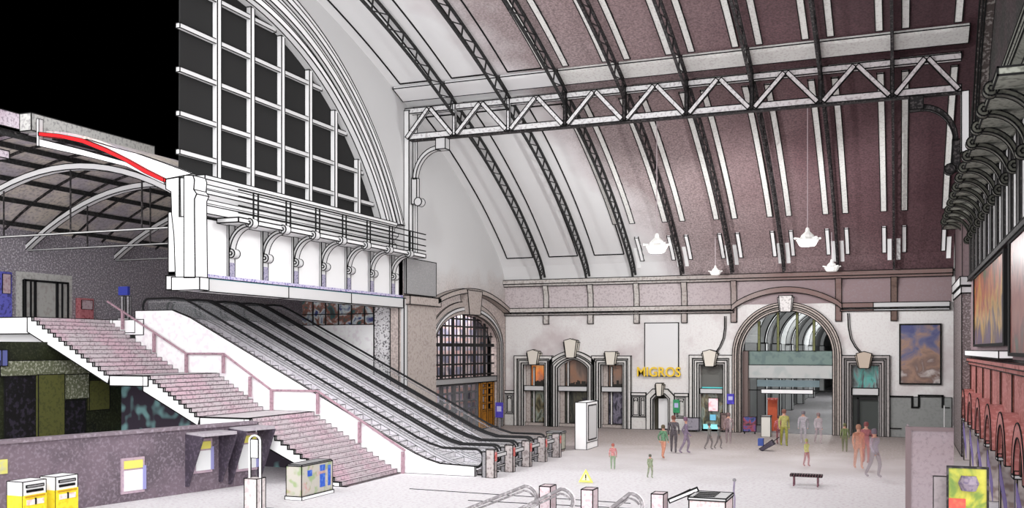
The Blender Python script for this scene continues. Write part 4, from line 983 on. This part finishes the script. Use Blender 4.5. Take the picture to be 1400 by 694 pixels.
# ================================================================ HALL FLOOR THINGS
t = thing('display_cabinet', 'tall white upright cabinet with grey framed side standing on the hall floor', 'cabinet', (-14.7, 47.5, 0))
MB().box(-15.05, -14.45, 46.6, 48.5, 0, 2.35).build('body', PAPER, t, ink=.035)
MB().strip([(46.9, .5), (46.9, 2.15), (48.2, 2.15), (48.2, .5), (46.9, .5)], [(46.83, .43), (46.83, 2.22), (48.27, 2.22), (48.27, .43), (46.83, .43)], 'x', -14.45, -14.42).build('side_frame', IRON, t, ink=0)
MB().box(-14.45, -14.43, 46.9, 48.2, .5, 2.15).build('grey_panel', PALE, t, ink=0)
MB().box(-14.45, -14.43, 46.6, 48.5, .33, .36).build('base_line', INK, t, ink=0); fix(t)
t = thing('waste_bin', 'low grey-green box bin left of the white cabinet', 'bin', (-15.6, 45.5, 0))
MB().box(-16.0, -15.3, 45.1, 45.8, .12, .9).build('body', mat('grey_green_bin', (166, 166, 152), (130, 128, 118), .5, 7), t, ink=.035)
MB().box(-16.03, -15.27, 45.07, 45.83, .9, .98).build('lid', GREY, t, ink=.03); MB().box(-15.97, -15.33, 45.13, 45.77, 0, .12).build('foot', STONE, t, ink=.02); fix(t)
x, y = atz(801, 660)
t = thing('warning_sign', 'small yellow triangular warning sign standing on the open floor', 'sign', (x, y, 0))
YP = mat('lemon_yellow', (235, 232, 110))
MB().strip([(x - .17, .1), (x, .4), (x + .17, .1), (x - .17, .1)], [(x - .28, .03), (x, .52), (x + .28, .03), (x - .28, .03)], 'y', y - .02, y + .02).build('border', YP, t, ink=0)
wf = MB().prism([(x - .18, .1), (x, .42), (x + .18, .1)], 'y', y - .01, y + .01).build('face', mat('pale_lemon', (236, 236, 190)), t, ink=0)
MB().box(x - .02, x + .02, y - .03, y - .02, .18, .32).box(x - .02, x + .02, y - .03, y - .02, .12, .15).build('exclamation_mark', INK, wf, ink=0)
MB().bar((x, y, .45), (x, y + .3, 0), .03).build('rear_strut', YP, t, ink=0); fix(t)
def wallsign(px, py, w, h, m_, label, y=YB - .25, name='wall_sign', post=False):
    x, z = aty(px, py, y); t = thing(name, label, 'sign', (x, y, z if not post else 0))
    pp = MB().box(x - w / 2, x + w / 2, y - .08, y, z - h / 2, z + h / 2).build('panel', m_, t, ink=0)
    MB().box(x - w * .3, x + w * .3, y - .1, y - .08, z - h * .1, z + h * .25).build('pictogram', mat('pictogram_pale', (190, 190, 230)), pp, ink=0)
    MB().box(x - .06, x + .06, y, YB if not post else y + .1, z - .05 if not post else 0, z + .05).build('arm', STEEL, t, ink=0); fix(t)
PB = mat('violet_blue_sign', (80, 70, 180), (110, 100, 220), .5, 7)
wallsign(999, 545, .42, .62, PB, 'violet blue wall sign on the pier left of the great arch')
wallsign(683, 560, .5, .95, PB, 'violet blue sign on a post right of the arched station door', y=57.2, name='post_sign', post=True)
wallsign(925, 555, .4, .8, mat('green_sign', (60, 150, 100), (40, 110, 80), .5, 7), 'green wall panel right of the small shop door')
x, _ = aty(1047, 560, 59)
t = thing('information_pillar', 'short white square pillar standing in front of the great arch', 'pillar', (x, 57.5, 0))
x0 = aty(1041, 560, 57.5)[0]; x1 = aty(1054, 560, 57.5)[0]
MB().box(x0, x1, 57.3, 57.8, 0, 1.15).build('shaft', mat('offwhite_pillar', (214, 212, 204)), t, ink=.03); MB().box(x0 - .02, x1 + .02, 57.28, 57.82, 1.15, 1.2).build('cap', WHITE, t, ink=.03); fix(t)
x0 = aty(1049, 560, 61.5)[0]
t = thing('advertising_totem', 'orange and red advertising totem inside the great arch', 'totem', (x0, 62, 0))
MB().box(x0, x0 + .55, 61.7, 62.1, 0, 1.9).build('column', mat('orange_red_column', (190, 90, 60), (160, 60, 50), .6, 3), t, ink=0); MB().box(x0 - .03, x0 + .58, 61.67, 62.13, 1.9, 2.0).build('cap', REDM, t, ink=0); fix(t)
x0 = aty(1016, 575, 59)[0]
t = thing('newspaper_rack', 'dark blue and red newspaper rack at the left foot of the great arch', 'rack', (x0 + .4, 59, 0))
MB().box(x0, x0 + .75, 58.9, 59.2, .15, 1.0).build('rack_body', colorpane('rack_mix', [(30, 34, 60), (60, 80, 150), (150, 60, 70), (40, 40, 60)], 2.5, (.36, .64)), t, ink=.02)
for q in (.05, .65): MB().box(x0 + q, x0 + q + .06, 58.95, 59.1, 0, .15).build('leg', BLACK, t, ink=0)
fix(t)
x0 = aty(936, 575, 59)[0]
t = thing('card_rack', 'pale lilac wire rack against the wall between small door and glazed door', 'rack', (x0 + .4, 59.3, 0))
MB().box(x0, x0 + .85, 59.1, 59.5, .1, .85).build('basket', mat('lilac_wire', (150, 146, 156), (100, 98, 110), .7, 6), t, ink=.03)
for q in (.03, .75): MB().box(x0 + q, x0 + q + .05, 59.15, 59.3, 0, .1).build('leg', STEEL, t, ink=0)
fix(t)
for i, (px, w, lab) in enumerate(((990, .4, 'brown electrical box on the wall left of the great arch'), (984, .16, ''))):
    if not lab: continue
    x0 = aty(986, 580)[0]; tag(MB().box(x0, x0 + .45, YB - .35, YB, .1, 1.15).box(x0 + .05, x0 + .4, YB - .38, YB - .35, .2, 1.05).build('service_box', mat('brown_box', (136, 116, 112), (110, 92, 90), .5, 7), ink=.03), lab, 'box')
# bench
(x0, y0) = atz(1080, 664); (x1, _) = atz(1128, 660)
t = thing('floor_bench', 'low slatted maroon bench standing on the pale floor', 'bench', ((x0 + x1) / 2, y0, 0))
MAR = mat('maroon_slat', (128, 92, 100), (80, 50, 60), .6, 8)
q = MB()
for k in range(12): xx = x0 + (x1 - x0) * k / 12; q.box(xx, xx + .07, y0, y0 + .45, .36, .42)
q.build('slatted_seat', MAR, t, ink=.02)
for xx in (x0 + .1, x1 - .2):
    for yy in (y0 + .03, y0 + .37): MB().box(xx, xx + .05, yy, yy + .05, 0, .36).build('leg', MAR, t, ink=0)
fix(t)
x, y = atz(1004, 697)
t = thing('barrier_post', 'slim violet grey post near the bottom edge of the picture', 'post', (x, y, 0))
MB().tube([(x, y, 0), (x + .01, y, .35), (x - .02, y, .6), (x, y, .92)], .03, 8).build('shaft', mat('violet_post', (150, 140, 160), (110, 100, 120), .5, 9), t, ink=0)
MB().lathe([(.05, .9), (.06, .94), (.03, .99)], x, y, 10).build('knob', STEEL, t, ink=0); MB().lathe([(.12, 0), (.12, .02), (.04, .04)], x, y, 12).build('foot', STEEL, t, ink=0); fix(t)

# glazed barriers / kiosk panels lower right
t = thing('glass_partition', 'large translucent mauve partition box in front of the right wall', 'partition', (1.0, 29.5, 0))
GP = mat('mauve_translucent', (176, 160, 166), (150, 134, 140), .6, 10, alpha=.5)
x0, x1 = aty(1240, 600, 28)[0], aty(1304, 600, 28)[0]
MB().box(x0, x1, 28, 28.05, 0, 2.9).build('front_panel', GP, t, ink=0)
MB().box(x0 - .04, x0 + .1, 27.95, 28.1, 0, 2.95).box(x0, x1, 27.97, 28.08, 2.85, 2.95).build('frame', mat('mauve_frame', (130, 114, 116), alpha=.8), t, ink=0)
MB().box(x0, x0 + .05, 28, 29.6, 0, 2.9).build('side_panel', GP, t, ink=0); fix(t)
t = thing('poster_stand', 'upright stand with a yellow, green and red poster at the lower right', 'poster', (.9, 22, 0))
x0, x1 = aty(1276, 640, 22.3)[0], aty(1325, 640, 22.3)[0]
MB().box(x0, x1, 22.3, 22.34, 0, 2.35).build('back_panel', mat('pale_back_panel', (168, 158, 160), (140, 130, 134), .5, 10, alpha=.85), t, ink=.015)
x0, x1 = aty(1297, 660, 22)[0], aty(1349, 660, 22)[0]; zt = aty(1297, 639, 22)[1]
POST = colorpane('yellow_green_poster', [(70, 110, 44), (120, 140, 50), (176, 172, 56), (190, 184, 70), (140, 130, 110)], 2.2, (.34, .68))
MB().box(x0, x1, 22, 22.05, .3, zt).build('poster', POST, t, ink=0)
MB().box(x0, x0 + (x1 - x0) * .45, 21.98, 22.0, .3, zt - .62).build('red_corner', mat('poster_red', (206, 84, 74), (230, 130, 90), .4, 8), t, ink=0)
MB().box(x0, x0 + (x1 - x0) * .98, 21.985, 22.0, .3, .8).build('lower_field', YP, t, ink=0)
MB().lathe([(.14, zt - .45), (.2, zt - .3), (.14, zt - .15)], (x0 + x1) / 2 + .02, 22.0, 12).build('grey_flower_motif', mat('grey_flower', (140, 128, 140), (90, 80, 110), .7, 12), t, ink=0)
MB().strip([(x0, .3), (x0, zt), (x1, zt), (x1, .3)], [(x0 - .04, .26), (x0 - .04, zt + .04), (x1 + .04, zt + .04), (x1 + .04, .26)], 'y', 21.97, 22.08).build('frame', IRON, t, ink=0)
for xx in (x0, x1 - .06): MB().box(xx, xx + .06, 22, 22.1, 0, .3).build('leg', IRON, t, ink=0)
fix(t)
t = thing('pole_on_box', 'thin pale pole on a small box beside the right wainscot', 'pole', (2.0, 57, 0))
x0 = aty(1291, 570, 57)[0]
MB().tube([(x0, 57, .8), (x0, 57, 2.0)], .03, 6).build('pole', PALE, t, ink=0); MB().box(x0 - .14, x0 + .14, 56.9, 57.1, 0, .85).build('box', GREY, t, ink=0); fix(t)

# foreground escalator handrails (rising from the level below)
FG = mat('faded_rail', (232, 228, 230), (190, 182, 188), .5, 12); FGD = mat('faded_dark_rail', (130, 126, 128), (200, 196, 198), .6, 9)
def fg_rail(pa, pb, pn, zt, label, noff=.25):
    bx, by = atz(pb[0], pb[1], zt); ax_, ay = atz(pa[0], pa[1], zt * .25)
    ay = by; r = ray(*pa); tt = by / r[1]; ax_, az = r[0] * tt, CAMZ + r[2] * tt
    t = thing('foreground_handrail', label, 'handrail', (bx, by, 0), 'handrails of the foreground escalators')
    L = Vector((ax_ - bx, 0, az - zt)); p = [(bx + L.x * 1.6, by, zt + L.z * 1.6), (bx - .35, by, zt - .02)] + [(bx - .35 + .35 * math.sin(math.radians(a)), by, zt - .35 + .33 * math.cos(math.radians(a))) for a in range(15, 135, 15)]
    MB().tube(p, .05, 8).build('rail', FGD, t, ink=0)
    MB().tube([(q[0], q[1] + .12, q[2]) for q in p], .05, 8).build('rail', FG, t, ink=0)
    MB().tube([(q[0] - .05, q[1] + .05, q[2] - .14) for q in p[:-4]], .03, 8).build('lower_rail', FGD, t, ink=0)
    MB().box(bx + noff, bx + noff + .34, by, by + .5, 0, zt + .0).build('newel', mat('newel_pinkish', (216, 200, 204), (176, 140, 144), .5, 10), t, ink=.025)
    fix(t)
fg_rail((640, 697), (733, 664), None, 1.0, 'faint double handrail furthest left in the foreground', .1)
fg_rail((713, 697), (783, 668), None, 1.05, 'second foreground handrail ending at a tall pinkish newel')
fg_rail((838, 697), (878, 674), None, 1.05, 'third foreground handrail ending at a small newel near the grille block')
t = thing('escalator_newel_block', 'large pinkish newel block with slotted grille top in the foreground', 'escalator end', (-6.8, 29, 0))
x0, y0 = atz(946, 677, 1.1); x1, _ = atz(980, 681, 1.1)
x1 = x0 + .95
MB().box(x0, x1, y0 - .4, y0 + .75, 0, 1.05).build('casing', mat('casing_pink', (222, 206, 206), (180, 144, 144), .5, 10), t, ink=.03)
tp = MB().box(x0 - .02, x1 + .02, y0 - .42, y0 + .77, 1.05, 1.12).build('top_plate', PALE, t, ink=.03)
for k in range(5): MB().bar((x0 + .1, y0 - .3 + .2 * k, 1.13), (x0 + .65, y0 - .2 + .2 * k, 1.13), .03, .02).build('grille_slot', INK, tp, ink=0)
MB().bar((x0 - .7, y0 + .38, .86), (x0 + .05, y0 + .55, 1.2), .1, .1).build('rail', WHITE, t, ink=.03)
MB().bar((x0 - .7, y0 + .75, .84), (x0 - .2, y0 + .85, 1.1), .08, .08).build('rail', WHITE, t, ink=.03)
fix(t)

# ================================================================ CHANDELIERS
LAMP = mat('white_lantern', (240, 240, 236), emit=.25)
def chandelier(px, py, y, s, label, wire=True):
    x, z = aty(px, py, y)
    t = thing('hanging_lamp', label, 'lamp', (x, y, z), 'white lamps hanging from the vault')
    pr = [(.0, 0), (.34, .0), (.42, .06), (.56, .3), (.36, .42), (.3, .55), (.12, .72), (.08, .9), (.0, .95)]
    MB().lathe([(max(r, .01) * s, z + h * s) for r, h in pr], x, y, 10).build('bowl', LAMP, t, ink=0)
    q = MB()
    for k in range(6):
        a = math.pi * 2 * k / 6 + .3; q.bar((x, y, z + .3 * s), (x + .66 * s * math.cos(a), y + .66 * s * math.sin(a), z + .4 * s), .1 * s, .08 * s)
    q.build('arms', LAMP, t, ink=0)
    if s > .9:
        l = bpy.data.lights.new('lamp_light', 'POINT'); l.energy = 1500; l.shadow_soft_size = .2
        o = bpy.data.objects.new('lamp_light', l); C.objects.link(o); o.location = (x, y, z - .5)
    if wire: MB().bar((x, y, z + .9 * s), (x, y, vault(y) - .05), .035).build('cable', mat('pale_cable', (190, 176, 180)), t, ink=0)
    fix(t)
chandelier(898, 345, 49, 1.05, 'white hanging lamp left of centre, larger of the two hanging high')
chandelier(1104, 336, 49, .95, 'white hanging lamp above the great arch, right of the first')
chandelier(978, 376, 58.0, .62, 'small white lamp low against the cornice left of the great arch')
chandelier(1137, 371, 58.0, .75, 'small white lamp low against the cornice right of the great arch')

for lx, ly in ((-17, 32),):
    l = bpy.data.lights.new('hall_fill', 'POINT'); l.energy = 1000; l.shadow_soft_size = .6  # unseen fill light added to brighten the left side of the hall
    o = bpy.data.objects.new('hall_fill', l); C.objects.link(o); o.location = (lx, ly, 11.5)
# ================================================================ PEOPLE
def person(px, py, cols, label, h=1.7, pose=0, alpha=.8, z=0, face=0):
    alpha = alpha * .78
    """one continuous skinned body; cols = (top, legs, hair)"""
    x, y = atz(px, py)
    root = thing('person', label, 'person', (x, y, 0)); s = h / 1.75; st_ = (.16, .30, .05, .22)[pose % 4]
    J = [(0, 0, .95), (0, 0, 1.15), (0, 0, 1.38), (0, 0, 1.5), (0, .02, 1.58), (0, .01, 1.68),
         (.1, 0, .92), (.11, -st_ * .5, .5), (.11, -st_ * .2 + .0, .08), (.11, -st_ * .2 - .16, .03),
         (-.1, 0, .92), (-.11, st_ * .35, .5), (-.11, st_ * 1.1, .1), (-.11, st_ * 1.1 - .14, .03),
         (.19, 0, 1.4), (.25, .1 + st_ * .3, 1.13), (.24, st_ * .2, .88), (.24, st_ * .2 - .03, .8),
         (-.19, 0, 1.4), (-.25, -.02, 1.13), (-.24, -st_ * .7, .9), (-.24, -st_ * .7 - .03, .82)]
    Eg = [(0, 1), (1, 2), (2, 3), (3, 4), (4, 5), (0, 6), (6, 7), (7, 8), (8, 9), (0, 10), (10, 11), (11, 12), (12, 13), (2, 14), (14, 15), (15, 16), (16, 17), (2, 18), (18, 19), (19, 20), (20, 21)]
    R = [.14, .13, .15, .055, .085, .1, .1, .07, .05, .04, .1, .07, .05, .04, .07, .048, .036, .03, .07, .048, .036, .03]
    me = bpy.data.meshes.new('body'); me.from_pydata([(a * s, b * s, c * s) for a, b, c in J], Eg, [])
    o = bpy.data.objects.new('body', me); C.objects.link(o)
    sk = o.modifiers.new('s', 'SKIN'); su = o.modifiers.new('u', 'SUBSURF'); su.levels = 2; su.render_levels = 2
    for i, v in enumerate(me.skin_vertices[0].data): v.radius = (R[i] * s, R[i] * s * (.72 if i < 3 else 1)); v.use_root = (i == 0)
    dg = bpy.context.evaluated_depsgraph_get(); m2 = bpy.data.meshes.new_from_object(o.evaluated_get(dg)); bpy.data.objects.remove(o)
    mats = [mat('cloth_%d_%d_%d_%d' % (c + (int(alpha * 100),)), c, tuple(min(255, q + 40) for q in c), .5, 12, alpha=alpha) for c in cols[:2]] + [mat('skin_tone', (196, 150, 130), alpha=.9)]
    m2.materials.clear()
    for m_ in mats: m2.materials.append(m_)
    for p in m2.polygons:
        c = p.center; zz = c.z / s
        p.material_index = 2 if zz > 1.47 or (abs(c.x) / s > .19 and zz < .86 and zz > .7) else (0 if zz > .93 else 1)
        p.use_smooth = True
    b = bpy.data.objects.new('body', m2); C.objects.link(b); b.parent = root
    hm = MB(); 
    prof = [(.03, 1.80), (.075, 1.785), (.105, 1.74), (.112, 1.68), (.1, 1.6)]
    hm.lathe([(r * s, q * s) for r, q in prof[::-1]], 0, .025 * s, 10); ho = hm.build('hair', mat('hair_%d_%d_%d' % cols[2], cols[2]), root, ink=0)
    fm = MB().prism([(-.09 * s, .03 * s), (.09 * s, .03 * s), (.085 * s, -.26 * s), (-.085 * s, -.26 * s)], 'z', .01, .05); 
    root.rotation_euler.z = face; return root
G_, O_, V_, D_, Y_, R_, L_ = (90, 140, 104), (214, 150, 122), (140, 124, 148), (84, 78, 84), (176, 172, 100), (176, 98, 104), (186, 178, 186)
person(907, 626, (G_, O_, (90, 80, 60)), 'person in a green top and orange trousers standing left of a dark clothed person', 1.5, 0, .8, face=2.6)
person(921, 618, (D_, D_, (110, 70, 60)), 'person in dark clothes with brown hair, walking, back turned', 1.75, 1, .9, face=3.3)
person(938, 619, (V_, V_, (120, 90, 110)), 'person in violet striding to the right of the dark clothed person', 1.7, 1, .75, face=1.8)
person(970, 614, ((130, 130, 124), D_, (80, 80, 80)), 'faint grey person mid-stride in the middle of the hall floor', 1.3, 1, .5, face=1.4)
person(983, 613, ((110, 112, 110), D_, (70, 70, 70)), 'faint dark grey person following another one across the floor', 1.2, 1, .5, face=1.4)
person(996, 606, ((160, 136, 140), (140, 120, 126), (110, 90, 90)), 'person in dusty pink standing before the pier left of the arch', 1.6, 2, .55, face=0)
person(1072, 609, (Y_, (150, 150, 60), (120, 80, 70)), 'person in yellow green standing right of the white pillar', 1.85, 0, .85, face=.3)
person(1065, 607, (R_, (130, 60, 70), (70, 50, 50)), 'person in red half behind the yellow clothed person', 1.5, 2, .7, face=3)
person(1098, 606, (L_, L_, (110, 104, 110)), 'pale lilac person in the mouth of the great arch', 1.7, 0, .55, face=0)
person(1119, 606, ((200, 186, 192), (180, 160, 166), (130, 110, 110)), 'pale pinkish person at the right side of the great arch mouth', 1.6, 3, .5, face=.5)
person(1103, 637, ((206, 206, 120), R_, (150, 150, 90)), 'child in pale yellow top and red trousers on the open floor', 1.15, 0, .6, face=1)
person(1155, 617, ((110, 124, 70), (100, 110, 60), (90, 90, 60)), 'slim person in olive green left of the orange and red pair', 1.35, 2, .6, face=0)
person(1174, 640, (O_, O_, (150, 110, 90)), 'faint person in orange before the right-hand shop door', 1.8, 0, .5, face=.4)
person(1184, 632, (R_, (190, 110, 110), (120, 70, 70)), 'faint person in red beside the orange clothed one', 1.75, 2, .5, face=-.3)
person(1196, 652, ((176, 166, 180), (140, 130, 140), (100, 90, 100)), 'tall faint lilac grey person striding near the right-hand door', 1.85, 1, .45, face=.9)
person(838, 641, ((200, 110, 110), (100, 140, 90), (160, 90, 80)), 'faint small person in red top and green trousers left of centre', 1.05, 2, .6, face=.3)
person(889, 653, ((130, 150, 100), (110, 130, 80), (90, 90, 80)), 'faint crouched-looking small person in green on the open floor', .9, 3, .6, face=.8)
person(1194, 591, ((216, 190, 196), (236, 226, 230), (90, 50, 60)), 'person in a white and pink coat in the doorway right of the great arch', 1.5, 2, .95, face=0)
# wheeled suitcase
x, y = atz(1051, 616)
t = thing('wheeled_suitcase', 'dark suitcase with blue top tipped on its wheels before the arch', 'suitcase', (x, y, 0))
MB().prism([(x - .45, .1), (x + .15, .55), (x + .3, .35), (x - .28, -.0)], 'y', y - .2, y + .2).build('case', mat('case_dark', (80, 74, 88), (120, 112, 120), .5, 9), t, ink=.02)
MB().bar((x + .2, y, .45), (x + .5, y, .7), .04).build('handle', BLACK, t, ink=0)
MB().box(x - .5, x - .25, y - .18, y + .18, .25, .6).build('blue_bag', mat('blue_bag', (70, 90, 160)), t, ink=0)
for q in (-.15, .15): MB().prism(arc(x - .3, .06, .06, 0, 330, 11), 'y', y + q - .03, y + q + .03).build('wheel', BLACK, t, ink=0)
fix(t)
